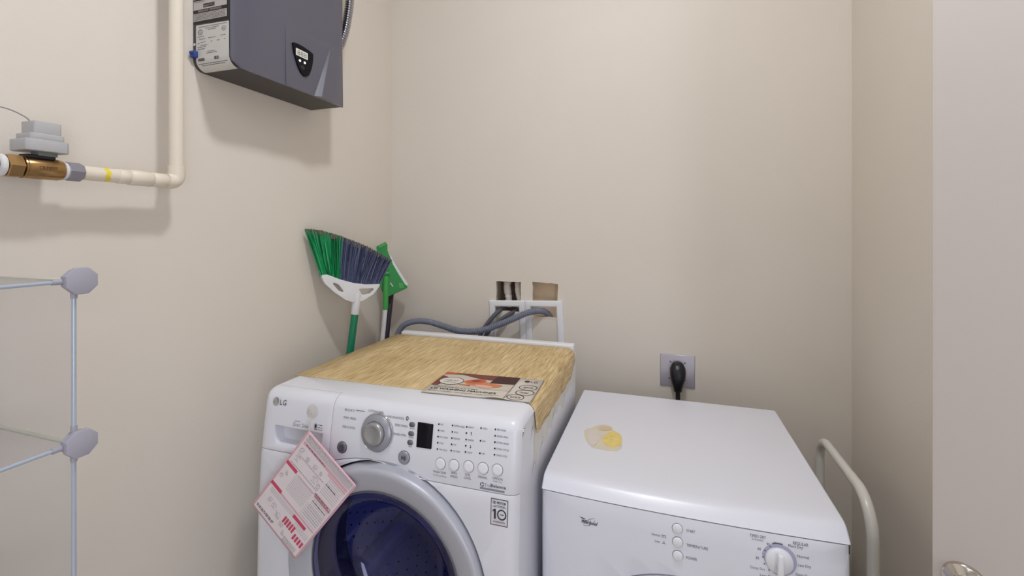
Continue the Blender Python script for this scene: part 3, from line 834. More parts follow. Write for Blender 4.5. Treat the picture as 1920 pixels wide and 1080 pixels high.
obj('printed_lettering', bm, [mat('card_ink', (92, 80, 88), 0.6), mat('card_grey', (152, 142, 148), 0.6), mat('card_pale_pink', (226, 178, 188), 0.5), mat('card_red', (214, 74, 106), 0.5), mat('card_light', (184, 176, 180), 0.6)], card)
pts = smooth_path([tuple(sp), tuple(sp+Vector((0.003, -0.005, -0.014))), tuple(CT+ca*0.012+cb*0.010+cn*0.004), tuple(CT+ca*0.010+cb*0.012+cn*0.0005)], 6)
obj('string', sweep(NB(), pts, 0.0007, 6), mat('clear_string', (206, 198, 184), 0.4), card)
# ---------------------------------------------------------------- dryer
DX0, DX1, DT, DYF = -0.2585, 0.3360, 0.818, 1.000
DRY = thing('dryer', ((DX0+DX1)/2, 1.3, 0), 'lower white clothes dryer with a turn knob, right of the washing machine', 'dryer')
DP = [(0.04, 1.004, 0.04), (0.55, 1.000, 0.55), (0.70, 0.998, 0.70), (0.790, 1.000, 0.790)]
def dprof(s):
    P = DP
    for a, b in zip(P, P[1:]):
        if s <= b[0]+1e-9:
            t = max(0, (s-a[0])/(b[0]-a[0])); return a[1]+(b[1]-a[1])*t
    return P[-1][1]
DRR = 0.014
def dmap(x, s, lift=0.0):
    d = max(0.0, (DX0+DRR)-x, x-(DX1-DRR)); d = min(d, DRR*0.999)
    y = dprof(s)-0.010*(1-((x-(DX0+DX1)/2)/0.30)**2)
    return (x, y+DRR-math.sqrt(DRR*DRR-d*d)-lift, s)
def dpt(l): return lambda u, v: dmap(u, v, l)
DCU = [DX0+DRR*k for k in (0.05, 0.3, 1.0)]+[DX1-DRR*k for k in (0.05, 0.3, 1.0)]+[DX0+0.06*k for k in range(1, 10)]
DK = (0.039, 0.440); DDR = 0.232
bm = surf([(DX0, 0.05), (DX1, 0.05), (DX1, 0.7905), (DX0, 0.7905)], [ellipse(DK[0], DK[1], DDR, DDR, 72)], dmap, DCU, [0.55, 0.62, 0.70, 0.75])
dfront = obj('front_panel', bm, ENAMD, DRY, 35, recalc=False); add_mods(dfront, 0.008, 0.0012)
# lid: flat top rolling over into the fascia
lid = []
RL = 0.030
ncol = 24
prof = [(1.596, DT), (1.30, DT), (1.075, DT), (1.046, DT-0.0002), (1.034, DT-0.0012), (1.026, DT-0.0038), (1.020, DT-0.0085), (1.011, 0.8010), (1.003, 0.7925)]
prof = [Vector((p[0], p[1])) for p in prof]
bm = NB(); rows = []
for k in range(ncol+1):
    x = DX0+(DX1-DX0)*k/ncol
    bow = 0.010*(1-((x-(DX0+DX1)/2)/0.30)**2)
    row = []
    for i, q in enumerate(prof):
        w = min(1, max(0, (1.10-q.x)/0.10))
        row.append(bm.verts.new((x, q.x-bow*w-0.002*w, q.y)))
    rows.append(row)
for a, b in zip(rows, rows[1:]):
    for k in range(len(a)-1): bm.faces.new((a[k], a[k+1], b[k+1], b[k]))
for row, sgn in ((rows[0], 1), (rows[-1], -1)):
    base = [bm.verts.new((v.co.x, max(v.co.y, 1.002) , 0.7925)) for v in row[:-1]]
    for k in range(len(row)-2): bm.faces.new((row[k], row[k+1], base[k+1], base[k]))
    bm.faces.new((row[-2], row[-1], base[-1]))
bv = [rows[k][0] for k in range(ncol+1)]
bb = [bm.verts.new((v.co.x, v.co.y, 0.7925)) for v in bv]
for k in range(ncol): bm.faces.new((bv[k], bv[k+1], bb[k+1], bb[k]))
bmesh.ops.remove_doubles(bm, verts=bm.verts, dist=1e-5)
lido = obj('lid', bm, ENAMD, DRY, 50); add_mods(lido, None, 0.003, seg=2, ang=60)
bm = NB(); box(bm, (DX0+0.004, 1.012, 0.02), (DX1-0.004, 1.590, 0.7920)); obj('cabinet', bm, ENAMD, DRY)
bm = NB(); box(bm, (DX1-0.0045, 1.006, 0.772), (DX1-0.001, 1.020, 0.796)); obj('lid_clip', bm, BLACK, DRY)
for fx in (DX0+0.05, DX1-0.05):
    for fy in (1.05, 1.54):
        obj('foot', lathe(NB(), [(0, 0), (0.022, 0), (0.022, 0.012), (0.010, 0.016), (0.010, 0.03), (0, 0.03)], frame((fx, fy, 0), (0, 0, 1), (0, 1, 0)), 16), RUBBER, DRY)
MDd = frame((DK[0], 0.990, DK[1]), (0, -1, 0))
bm = lathe(NB(), [(DDR+0.006, -0.012), (DDR-0.004, -0.014), (DDR-0.03, -0.014)], MDd, 64); obj('door_seat', bm, DKGAP, DRY)
bm = lathe(NB(), [(DDR-0.005, -0.012), (DDR-0.005, 0.004), (DDR-0.010, 0.010), (DDR-0.03, 0.015), (0.15, 0.014), (0.13, 0.008), (0, 0.006)], MDd, 64); obj('door', bm, ENAMD, DRY, 60)
def dface(p): return frame((p[0], dmap(p[0], p[1])[1], p[1]), (0, -1, 0))
# knob
kc = (0.2150, 0.7435)
M = dface(kc)
bm = lathe(NB(), [(0.0302, -0.001), (0.0302, 0.0008), (0.0235, 0.0010)], M, 48); obj('dial_ring', bm, mat('dial_ring', (176, 176, 198), 0.5), dfront, 60)
bm = lathe(NB(), [(0.0240, 0.0008), (0.0238, 0.006), (0.0222, 0.0085), (0.0, 0.0090)], M, 48)
kn = obj('timer_knob', bm, PLASB, dfront, 60)
bm = NB()
pr = [(-0.0048, 0.0205), (0.0048, 0.0205), (0.0060, -0.0215), (-0.0060, -0.0215)]
prism(bm, [M @ Vector((u, v, 0.0085)) for u, v in pr], (M @ Vector((0, 0, 0.0205)))-(M @ Vector((0, 0, 0.0085))))
bmesh.ops.recalc_face_normals(bm, faces=bm.faces); bevel_sharp(bm, 0.0028, 3); obj('grip', bm, PLASB, kn, 50)
for p in ((0.0311, 0.7683), (0.0316, 0.7411), (0.0319, 0.7139)):
    M = dface(p)
    bm = lathe(NB(), [(0.0108, -0.001), (0.0108, 0.0004), (0.0098, 0.0005)], M, 28); obj('button_rim', bm, INKL, dfront, 60)
    bm = lathe(NB(), [(0.0098, -0.001), (0.0098, 0.0022), (0.0085, 0.0032), (0, 0.0034)], M, 28); obj('button', bm, PLASB, dfront, 60)
bm = NB(); f4 = dpt(0.0005)
def dt(p, h, s, al='l', w=None, m=0, sh=0.0): write(bm, s, p[0], p[1], h, f4, align=al, w=w, mi=m, shear=sh)
dt((0.0485, 0.7653), 0.0055, 'START', w=0.0165); dt((0.0485, 0.7364), 0.0055, 'TEMPERATURE', w=0.0405); dt((0.0479, 0.7110), 0.0055, 'POWER', w=0.0205)
dt((-0.0190, 0.7447), 0.0048, 'Normal', w=0.0165); dt((-0.0126, 0.7319), 0.0048, 'Low', w=0.0095)
p = (0.0010, 0.7464)
for k in range(3): rect(bm, p[0]+0.0035*k, p[1]-0.003, p[0]+0.0035*k+0.0009, p[1]+0.003, f4)
rect(bm, p[0], p[1]+0.0022, p[0]+0.008, p[1]+0.0032, f4)
p = (0.0010, 0.7329)
patch(bm, [(p[0], p[1]-0.002), (p[0]+0.004, p[1]+0.0015), (p[0]+0.0085, p[1]-0.002), (p[0]+0.004, p[1]-0.0004)], f4); rect(bm, p[0]+0.0037, p[1]+0.001, p[0]+0.0046, p[1]+0.005, f4)
dt((0.1644, 0.7789), 0.0058, 'TIMED DRY', w=0.0285); dt((0.1682, 0.7735), 0.0042, '(minutes)', w=0.0200, m=1)
dt((0.1968, 0.7677), 0.0050, '90', 'c', w=0.0060); dt((0.1812, 0.7560), 0.0050, '60', 'c', w=0.0060); dt((0.1775, 0.7378), 0.0050, '30', 'c', w=0.0060)
dt((0.1654, 0.7182), 0.0050, 'Damp Dry', w=0.0255, m=1); dt((0.1821, 0.7065), 0.0050, 'Less Dry', w=0.0250)
dt((0.2132, 0.7717), 0.0046, 'Time', 'c', w=0.0135); dt((0.2392, 0.7777), 0.0060, 'REGULAR', w=0.0260)
dt((0.2312, 0.7716), 0.0056, 'More Dry', w=0.0245); dt((0.2463, 0.7547), 0.0052, 'Normal', w=0.0195); dt((0.2476, 0.7383), 0.0052, 'Less Dry', w=0.0215); dt((0.2437, 0.7201), 0.0052, 'Damp Dry', w=0.0240)
ring(bm, kc[0], kc[1], 0.0325, 0.0325, 0.0022, dpt(0.0010), 12, 0, math.radians(78), math.radians(112))
for k in (150, 122, 178, 205, 232, 52, 20, -8, -36): patch(bm, ellipse(kc[0]+0.0278*math.cos(math.radians(k)), kc[1]+0.0278*math.sin(math.radians(k)), 0.0014, 0.0014, 8), dpt(0.0014), 0)
# script maker's mark with its loop
p = (-0.1681, 0.7420)
for dx in (0, 0.0005): write(bm, 'Whirlpool', p[0]+dx, p[1]-0.0035, 0.0080, f4, w=0.0345, mi=2, shear=0.35)
patch(bm, [(p[0]-0.003, p[1]+0.0085), (p[0]+0.009, p[1]+0.0075), (p[0]+0.011, p[1]+0.0055), (p[0]+0.003, p[1]+0.006)], f4, 2)
ring(bm, p[0]+0.0195, p[1]+0.001, 0.0150, 0.0054, 0.0007, dpt(0.0007), 32, 2, 0.2, 5.9, rot=0.62)
obj('printed_lettering', bm, [INK, INKL, INKD], dfront)
# sticky label remains on the lid
SZ = lambda l: (lambda u, v: (u, v, DT+l))
q = [(-0.2048, 1.2676), (-0.1999, 1.2835), (-0.1828, 1.3000), (-0.1715, 1.3167), (-0.1546, 1.3278), (-0.1342, 1.3196), (-0.1275, 1.2965), (-0.1074, 1.2821), (-0.0994, 1.2545), (-0.0972, 1.2263), (-0.0964, 1.1990), (-0.1053, 1.1783), (-0.1287, 1.1736), (-0.1503, 1.1753), (-0.1697, 1.1779), (-0.1838, 1.1979), (-0.1948, 1.2232)]
STK = mat('sticky_label', (226, 214, 190), 0.35)
nt = STK.node_tree; bs = nt.nodes['Principled BSDF']
tc = nt.nodes.new('ShaderNodeTexCoord'); nz = nt.nodes.new('ShaderNodeTexNoise'); nz.inputs['Scale'].default_value = 38; nz.inputs['Detail'].default_value = 3
nt.links.new(tc.outputs['Object'], nz.inputs['Vector'])
rp = nt.nodes.new('ShaderNodeValToRGB'); rp.color_ramp.elements[0].position = 0.34; rp.color_ramp.elements[0].color = lin((222, 210, 198)); rp.color_ramp.elements[1].position = 0.66; rp.color_ramp.elements[1].color = lin((228, 218, 180))
nt.links.new(nz.outputs['Fac'], rp.inputs[0]); nt.links.new(rp.outputs[0], bs.inputs['Base Color'])
bm = surf(fillet(q, 0.004, 3)[::-1], [], SZ(0.0003))
bmesh.ops.recalc_face_normals(bm, faces=bm.faces)
for f in bm.faces:
    if f.normal.z < 0: f.normal_flip()
res = obj('label_residue', bm, STK, DRY, recalc=False); res['label'] = 'yellowed torn remains of a label stuck on the dryer top'
q2 = [(-0.1518, 1.2308), (-0.1398, 1.2749), (-0.1243, 1.2940), (-0.1082, 1.2750), (-0.1000, 1.2445), (-0.0991, 1.2164), (-0.1146, 1.1930), (-0.1355, 1.1983)]
bm = surf(fillet(q2, 0.004, 3)[::-1], [], SZ(0.0006)); obj('yellow_glue', bm, mat('yellow_glue', (234, 210, 120), 0.25, noise=0.12, nscale=60), res)
q3 = [(-0.1974, 1.2771), (-0.1823, 1.2856), (-0.1677, 1.2658), (-0.1580, 1.2353), (-0.1612, 1.1960), (-0.1736, 1.1858), (-0.1847, 1.2135)]
bm = surf(fillet(q3, 0.004, 3)[::-1], [], SZ(0.0010)); obj('torn_paper', bm, mat('torn_paper', (226, 214, 206), 0.6), res)
q4 = [(-0.1689, 1.2972), (-0.1592, 1.3151), (-0.1353, 1.3156), (-0.1321, 1.2985), (-0.1497, 1.2856), (-0.1643, 1.2844)]
bm = surf(fillet(q4, 0.002, 3)[::-1], [], SZ(0.0010)); obj('torn_paper', bm, mat('torn_tan', (222, 196, 162), 0.6), res)

# ---------------------------------------------------------------- water heater on the left wall
HY0, HY1, HZ0, HZ1, HXF = 0.845, 1.259, 1.784, 2.212, -1.000
WH = thing('water_heater', (XL, (HY0+HY1)/2, HZ0), 'grey wall-mounted tankless electric water heater with a small display, high on the left wall', 'water heater')
hp = fillet([(HY0, HZ0), (HY1, HZ0), (HY1, HZ1), (HY0, HZ1)], [0.026, 0.006, 0.006, 0.026], 8)
bm = prism(NB(), [(XL+0.001, y, z) for y, z in hp], (0.1225, 0, 0)); bmesh.ops.recalc_face_normals(bm, faces=bm.faces)
hous = obj('housing', bm, HEATD, WH, 40)
def hx(y, z):
    tz = (z-HZ0)/(HZ1-HZ0)
    k = max(0.0, 1-tz/0.44)
    yc = 1.138+0.062*min(1, max(0, tz)/0.44); wdt = 0.0004+0.017*k; D = 0.0125*k
    e = max(0, min(1, (y-HY0)/0.010))
    if y < 1.012: return HXF-0.004+0.004*e
    if y <= yc-wdt: return HXF+0.0004+0.0028*k
    if y <= yc: return HXF+0.0004+0.0028*k+D*(y-(yc-wdt))/wdt
    return HXF+0.0004+0.0028*k+D-(D+0.003)*(y-yc)/(HY1-yc)
bm = NB(); rows = []
zs = [HZ0+(HZ1-HZ0)*k/36 for k in range(37)]
for z in zs:
    tz = (z-HZ0)/(HZ1-HZ0); kk = max(0.0, 1-tz/0.44); yc = 1.138+0.062*min(1, tz/0.44); wdt = 0.0004+0.017*kk
    rc0 = 0.026; ys0 = HY0
    if z < HZ0+rc0: ys0 = HY0+rc0-math.sqrt(max(0, rc0**2-(HZ0+rc0-z)**2))
    if z > HZ1-rc0: ys0 = HY0+rc0-math.sqrt(max(0, rc0**2-(z-HZ1+rc0)**2))
    ys = [ys0, ys0+0.005, ys0+0.010, 0.95, 1.0119, 1.0122, 1.06, yc-wdt, yc, 0.5*(yc+HY1), HY1-0.005, HY1]
    row = []
    for y in ys:
        x = hx(max(y, HY0), z)
        if y >= HY1-1e-6: x -= 0.003
        row.append(bm.verts.new((x, y, z)))
    rows.append(row)
for a, b in zip(rows, rows[1:]):
    for k in range(len(a)-1): bm.faces.new((a[k], a[k+1], b[k+1], b[k]))
# return edge of the cover back to the housing
bnd = [r_[0] for r_ in rows]+rows[-1][1:]+[r_[-1] for r_ in rows[::-1]][1:]+rows[0][::-1][1:-1]
back = [bm.verts.new((XL+0.122, v.co.y, v.co.z)) for v in bnd]
n = len(bnd)
for k in range(n): bm.faces.new((bnd[k], bnd[(k+1) % n], back[(k+1) % n], back[k]))
cover = obj('front_cover', bm, HEAT, WH, 30)
# display badge: shield shape
hm = lambda l: (lambda y, z: (HXF+0.0072+l, y, z))
q = [(1.0330, 1.9120), (1.052, 1.9145), (1.075, 1.9135), (1.097, 1.9105), (1.1130, 1.9070), (1.1120, 1.884), (1.106, 1.860), (1.096, 1.838), (1.086, 1.8300), (1.077, 1.8290), (1.066, 1.834), (1.052, 1.852), (1.040, 1.880)]
q = fillet(q, 0.004, 3)
bm = prism(NB(), [(HXF+0.001, y, z) for y, z in q], (0.0054, 0, 0)); bmesh.ops.recalc_face_normals(bm, faces=bm.faces)
disp = obj('display_panel', bm, SCREEN, WH, 40)
hl = lambda l: (lambda y, z: (HXF+0.0064+l, y, z))
bm = NB(); rect(bm, 1.0440, 1.8800, 1.0900, 1.9000, hl(0.0003)); scr = obj('screen', bm, mat('lcd_grey', (206, 204, 196), 0.3, emit=((206, 204, 196), 0.25)), disp)
bm = NB(); write(bm, '888', 1.067, 1.8825, 0.0145, hl(0.0006), w=0.036, align='c', mi=0); obj('digits', bm, mat('lcd_segment', (120, 116, 112), 0.5), scr)
for yb in (1.0590, 1.0780):
    M = frame((HXF+0.0064, yb, 1.8680), (1, 0, 0)); bm = lathe(NB(), [(0.0036, 0), (0.0034, 0.0012), (0, 0.0014)], M, 14); bt = obj('button', bm, mat('lit_button', (250, 250, 250), 0.3, emit=((255, 255, 255), 0.6)), disp)
bm = NB(); ring(bm, 1.070, 1.852, 0.0065, 0.0055, 0.0008, hl(0.0003)); words(bm, 1.064, 1.076, 1.8515, 0.0014, hl(0.0003), 0, rr); words(bm, 1.094, 1.099, 1.890, 0.0016, hl(0.0003), 0, rr)
obj('printed_lettering', bm, INK, disp)
# paper labels on the near side of the housing (wrapping its rounded lower corner)
def hside(l):
    def f(x, s):
        zc = HZ0+0.026
        if s >= zc: return (x, HY0-l, s)
        a = (zc-s)/0.026
        return (x, HY0+0.026-(0.026+l)*math.cos(a), zc-(0.026+l)*math.sin(a))
    return f
cutv = [HZ0+0.026-0.004*k for k in range(0, 14)]
bm = surf(fillet([(-1.119, 1.7700), (-1.0085, 1.7700), (-1.0085, 1.8930), (-1.119, 1.8955)], 0.003, 3), [], hside(0.0004), [], cutv)
rl_ = obj('rating_label', bm, PAPER, hous, recalc=True)
bm = NB(); _h = hside(0.0009); f1 = lambda x, q_: _h(-1.119+(x+1.118)*1.18, q_)
ring(bm, -1.1055, 1.8760, 0.0068, 0.0068, 0.0012, f1); write(bm, 'UL', -1.1055, 1.8735, 0.0052, f1, align='c', w=0.0062)
ring(bm, -1.0385, 1.8770, 0.0058, 0.0062, 0.0008, f1); write(bm, 'UL', -1.0385, 1.8748, 0.0048, f1, align='c', w=0.0056)
for (u0, u1, v) in ((-1.110, -1.03, 1.8885), (-1.090, -1.052, 1.8835), (-1.083, -1.060, 1.8795), (-1.113, -1.094, 1.8645), (-1.108, -1.090, 1.8580), (-1.082, -1.062, 1.8585), (-1.048, -1.032, 1.8600), (-1.113, -1.108, 1.8480), (-1.104, -1.09, 1.8500), (-1.075, -1.068, 1.8490), (-1.058, -1.050, 1.8490), (-1.038, -1.034, 1.8500), (-1.105, -1.085, 1.8420), (-1.113, -1.088, 1.8380), (-1.113, -1.092, 1.8330), (-1.085, -1.062, 1.8250), (-1.088, -1.058, 1.8210), (-1.113, -1.03, 1.7965), (-1.106, -1.04, 1.7925)):
    words(bm, u0, u1, v, 0.0012, f1, 0, rr)
def bars(u0, u1, v0, v1):
    u = u0
    while u < u1:
        w_ = rr.choice((0.0004, 0.0007, 0.0011)); rect(bm, u, v0, u+w_, v1, f1); u += w_+rr.choice((0.0004, 0.0007))
bars(-1.112, -1.094, 1.8035, 1.8105); bars(-1.066, -1.052, 1.8035, 1.8110)
obj('printed_lettering', bm, INKD, rl_)
bm = surf([(-1.1275, 1.8990), (-1.0105, 1.8970), (-1.0105, 2.05), (-1.1275, 2.05)], [], hside(0.0004)); wl = obj('warning_label', bm, mat('label_black', (34, 28, 28), 0.5), hous)
bm = NB()
rect(bm, -1.1245, 1.9050, -1.0300, 1.9245, f1, 0); rect(bm, -1.1245, 1.9335, -1.0300, 1.9560, f1, 0)
for k in range(6):
    rect(bm, -1.1245, 1.960+0.014*k, -1.0300, 1.972+0.014*k, f1, 0)
f2 = lambda x, q_: hside(0.0013)(-1.119+(x+1.118)*1.18, q_)
for k in range(5): words(bm, -1.122, -1.034, 1.9075+0.0034*k, 0.0012, f2, 1, rr)
for k in range(6): words(bm, -1.122, -1.034, 1.9650+0.014*k, 0.0014, f2, 1, rr)
words(bm, -1.122, -1.09, 1.9525, 0.0012, f2, 1, rr)
write(bm, 'IMPORTANT / IMPORTANTE', -1.0775, 1.9265, 0.0052, f2, w=0.066, align='c', mi=0)
rect(bm, -1.0960, 1.9370, -1.0640, 1.9465, f2, 1)
write(bm, 'eco', -1.0945, 1.9390, 0.0048, (lambda x, q_: hside(0.0017)(-1.119+(x+1.118)*1.18, q_)), w=0.0115, mi=0); write(bm, 'SMART', -1.0825, 1.9390, 0.0048, (lambda x, q_: hside(0.0017)(-1.119+(x+1.118)*1.18, q_)), w=0.0165, mi=2)
obj('printed_lettering', bm, [PAPERG, mat('label_ink', (60, 50, 52), 0.6), INKL], wl)
M = frame((-1.1245, HY0, 1.8480), (0, -1, 0)); bm = lathe(NB(), [(0.0036, 0), (0.0034, 0.0010), (0.0015, 0.0014), (0.0013, 0.0004), (0, 0.0004)], M, 14); obj('screw', bm, PAPER, hous)
bm = NB(); box(bm, (-1.1285, HY0-0.010, 1.8130), (-1.1120, HY0+0.004, 1.8300), 0.0025); M = frame((-1.120, HY0-0.010, 1.8230), (0, -1, 0)); lathe(bm, [(0.0042, 0), (0.0038, 0.005), (0, 0.006)], M, 12)
o = obj('water_fitting', bm, BLUEC, WH); o['label'] = 'small blue fitting'
# flexible metal conduit leaving the far side
path = resample(smooth_path([(-1.055, HY1+0.0008, 1.980), (-1.0545, 1.272, 1.981), (-1.046, 1.296, 2.010), (-1.039, 1.308, 2.050), (-1.034, 1.318, 2.10), (-1.030, 1.328, 2.18), (-1.028, 1.330, 2.30), (-1.028, 1.330, 2.438)], 12), 0.00125)
bm = sweep(NB(), path, lambda i: 0.0128+0.0026*math.sin(i*2*math.pi/7), 14)
cond = top('metal_conduit', bm, mat('conduit_steel', (178, 178, 186), 0.22, metal=1.0), 'flexible ribbed metal conduit rising from the far side of the water heater', 'conduit', (-1.055, HY1, 1.985), 80)
obj('conduit_fitting', lathe(NB(), [(0.0130, 0.0), (0.0185, 0.0), (0.0185, 0.009), (0.0165, 0.013), (0.0130, 0.013)], frame((-1.055, HY1+0.0006, 1.980), (0, 1, 0)), 20), SILVD, cond, 50)

# ---------------------------------------------------------------- water pipe with elbow, on the left wall
PX = -1.07; PY = 0.761; PZ = 1.490
WP = thing('water_pipe', (PX, PY, PZ), 'cream plastic water pipe with an elbow, rising up the left wall beside the water heater', 'pipe')
bm = sweep(NB(), [(PX, PY, PZ+0.02), (PX, PY, H-0.001)], 0.0143, 24); obj('riser', bm, PIPE, WP)
el = [Vector((PX, PY-0.024, PZ))]+[Vector((PX, PY-0.016+0.016*math.sin(t), PZ+0.016-0.016*math.cos(t))) for t in [math.pi/2*k/8 for k in range(9)]]+[Vector((PX, PY, PZ+0.036))]
bm = sweep(NB(), el, 0.0172, 24); 
obj('elbow', bm, PIPE, WP, 50)
yv0 = 0.577
bm = sweep(NB(), [(PX, yv0-0.010, PZ), (PX, PY-0.018, PZ)], 0.0139, 24); obj('branch', bm, PIPE, WP)
def coup(y0, y1, r0):
    M_ = frame((PX, y0, PZ), (0, 1, 0)); L = y1-y0
    return lathe(NB(), [(0.0135, 0), (r0-0.001, 0.0), (r0, 0.001), (r0, L-0.001), (r0-0.001, L), (0.0135, L)], M_, 24)
obj('coupling', coup(0.639, 0.659, 0.0150), PIPE, WP, 50)
obj('coupling', coup(0.6605, 0.704, 0.0163), PIPE, WP, 50)
obj('coupling', coup(0.7055, 0.735, 0.0158), PIPE, WP, 50)
M_ = frame((PX, 0.6125, PZ), (0, 1, 0)); bm = NB()
rings = []
for k in range(9):
    a = math.radians(95+19*k); rings.append([bm.verts.new(M_ @ Vector((0.0142*math.cos(a), 0.0142*math.sin(a), h+0.002*math.sin(k*2.1)))) for h in (0, 0.0085)])
for a, b_ in zip(rings, rings[1:]): bm.faces.new((a[0], b_[0], b_[1], a[1]))
o = obj('paint_mark', bm, mat('yellow_paint', (236, 214, 60), 0.5), WP); o['label'] = 'yellow paint mark'

# ---------------------------------------------------------------- brass valve with its grey actuator
BV = thing('ball_valve', (PX, 0.52, PZ), 'brass ball valve with stepped grey plastic actuator on top, ending the water pipe', 'valve')
M_ = frame((PX, 0.4905, PZ), (0, 1, 0))
bm = lathe(NB(), [(0.012, 0), (0.0195, 0.0), (0.0200, 0.002), (0.0188, 0.004), (0.0195, 0.006), (0.0195, 0.050), (0.0180, 0.0555), (0.013, 0.0565)], M_, 32)
body = obj('valve_body', bm, BRASS, BV, 40)
bm = NB(); write(bm, 'CRIMPFIT', 0, -0.003, 0.0065, lambda u, v: (PX+math.sqrt(max(0, 0.0197**2-v*v))+0.0003, 0.520+u, PZ+v), w=0.026, align='c')
obj('printed_lettering', bm, mat('brass_stamp', (96, 66, 34), 0.5), body)
M_ = frame((PX, 0.4685, PZ), (0, 1, 0), (0, 0, 1))
bm = lathe(NB(), [(0.012, 0), (0.0205, 0.0), (0.0215, 0.002), (0.0215, 0.0195), (0.0195, 0.0215), (0.012, 0.0215)], M_, 6); obj('hex_end', bm, BRASS, BV, 20)
bm = lathe(NB(), [(0.013, 0), (0.0165, 0.001), (0.0172, 0.0035), (0.0160, 0.006), (0.013, 0.0065)], frame((PX, 0.5475, PZ), (0, 1, 0)), 24); obj('thread_tape', bm, TAPE, BV, 60)
bm = lathe(NB(), [(0.012, 0), (0.0165, 0.0), (0.0178, 0.0015), (0.0178, 0.0225), (0.0165, 0.0245), (0.012, 0.0245)], frame((PX, 0.5530, PZ), (0, 1, 0)), 8); obj('nut', bm, NUTM, BV, 20)
bm = NB(); box(bm, (PX-0.012, 0.493, PZ+0.017), (PX+0.013, 0.533, PZ+0.0235), 0.001); obj('bracket', bm, DKGAP, BV)
bm = NB(); box(bm, (PX-0.010, 0.508, PZ+0.022), (PX+0.014, 0.5355, PZ+0.0300), 0.001); obj('actuator_foot', bm, mat('actuator_dark', (120, 124, 118), 0.5), BV)

bm = NB()
oct_ = lambda x0, x1, y0, y1, c: [(x0+c, y0), (x1-c, y0), (x1, y0+c), (x1, y1-c), (x1-c, y1), (x0+c, y1), (x0, y1-c), (x0, y0+c)]
def octb(x0, x1, y0, y1, z0, z1, c):
    b_ = prism(NB(), [(x, y, z0) for x, y in oct_(x0, x1, y0, y1, c)], (0, 0, z1-z0)); bmesh.ops.recalc_face_normals(b_, faces=b_.faces); bevel_sharp(b_, 0.0012); return b_
AB = obj('actuator', octb(PX-0.031, PX+0.026, 0.487, 0.549, PZ+0.0295, PZ+0.0500, 0.006), GREYP, BV)
obj('actuator_step', octb(PX-0.026, PX+0.022, 0.494, 0.5430, PZ+0.0500, PZ+0.0610, 0.004), GREYP, AB)
obj('actuator_cap', octb(PX-0.022, PX+0.019, 0.500, 0.5395, PZ+0.0610, PZ+0.0830, 0.003), GREYP, AB)
pts = smooth_path([(PX-0.004, 0.505, PZ+0.0825), (PX-0.004, 0.498, PZ+0.090), (PX-0.004, 0.475, PZ+0.0985), (PX-0.004, 0.450, PZ+0.0975), (PX-0.004, 0.40, PZ+0.080), (PX-0.02, 0.30, PZ+0.02)], 8)
obj('sensor_wire', sweep(NB(), pts, 0.0011, 8), WIREG, BV)
bm = sweep(NB(), smooth_path([(PX, 0.4682, PZ), (PX, 0.440, PZ), (PX, 0.38, PZ-0.004), (PX-0.005, 0.30, PZ-0.03), (PX-0.01, 0.24, PZ-0.12)], 8), 0.0135, 16)
bh = top('supply_hose', bm, BLUEH, 'dark blue supply hose with white sealing tape at the left end of the brass valve', 'hose', (PX, 0.4682, PZ), 80)
bm = lathe(NB(), [(0.0130, 0), (0.0180, 0.001), (0.0195, 0.005), (0.0185, 0.0085), (0.013, 0.0095)], frame((PX, 0.4588, PZ), (0, 1, 0)), 20); obj('sealing_tape', bm, TAPE, bh, 60)

# ---------------------------------------------------------------- clear-panel cube shelf
SH = thing('cube_shelf', (-1.0, 0.34, 0), 'cube shelf of thin pale tubes, octagonal grey connectors and frosted panels by left wall', 'shelf')
SX0, SX1, SY0, SY1 = -1.112, -0.828, 0.195, 0.4385
ZL = [1.3035, 1.0621, 0.8207, 0.5793, 0.3379, 0.0965]
def tubeo(a, b_, m=TUBE):
    a, b_ = Vector(a), Vector(b_); d = (b_-a).normalized()
    obj('tube', sweep(NB(), [a+d*0.010, b_-d*0.010], 0.0029, 10), m, SH)
for i, z in enumerate(ZL):
    for y in (SY0, SY1): tubeo((SX0, y, z), (SX1, y, z), TUBEB)
    for x in (SX0, SX1): tubeo((x, SY0, z), (x, SY1, z))
    bm = NB(); box(bm, (SX0+0.004, SY0+0.004, z-0.0010), (SX1-0.004, SY1-0.004, z+0.0010)); obj('shelf_panel', bm, PANEL, SH)
    if i < len(ZL)-1:
        z2 = ZL[i+1]
        for x in (SX0, SX1):
            for y in (SY0, SY1): tubeo((x, y, z2), (x, y, z))
        for y in (SY0, SY1):
            bm = NB(); box(bm, (SX0+0.004, y-0.0010, z2+0.004), (SX1-0.004, y+0.0010, z-0.004)); obj('side_panel', bm, PANEL, SH)
        bm = NB(); box(bm, (SX0-0.0010, SY0+0.004, z2+0.004), (SX0+0.0010, SY1-0.004, z-0.004)); obj('back_panel', bm, PANEL, SH)
for z in ZL:
    for x in (SX0, SX1):
        for y in (SY0, SY1):
            sx = 1 if x == SX1 else -1
            sy = 1 if y == SY1 else -1
            yc = y+sy*0.0045
            bm = NB()
            R8 = 0.0212
            def oc(rad, x_): return [(x_, yc+rad*math.cos(math.radians(22.5+45*k)), z+rad*math.sin(math.radians(22.5+45*k))) for k in range(8)]
            prism(bm, oc(R8, x+sx*0.0035), (sx*0.0085, 0, 0)); bmesh.ops.recalc_face_normals(bm, faces=bm.faces); bevel_sharp(bm, 0.0010)
            if x == SX1: prism(bm, oc(R8*0.86, x-0.0065), (0.0085, 0, 0))
            sweep(bm, [(x, y, z), (x, y-sy*0.026, z)], 0.0042, 10)
            for dz in (1, -1):
                if z+dz*0.03 > 0.0 and not (dz > 0 and z == ZL[0]): sweep(bm, [(x, y, z), (x, y, z+dz*0.026)], 0.0042, 10)
            obj('connector', bm, CONN, SH)
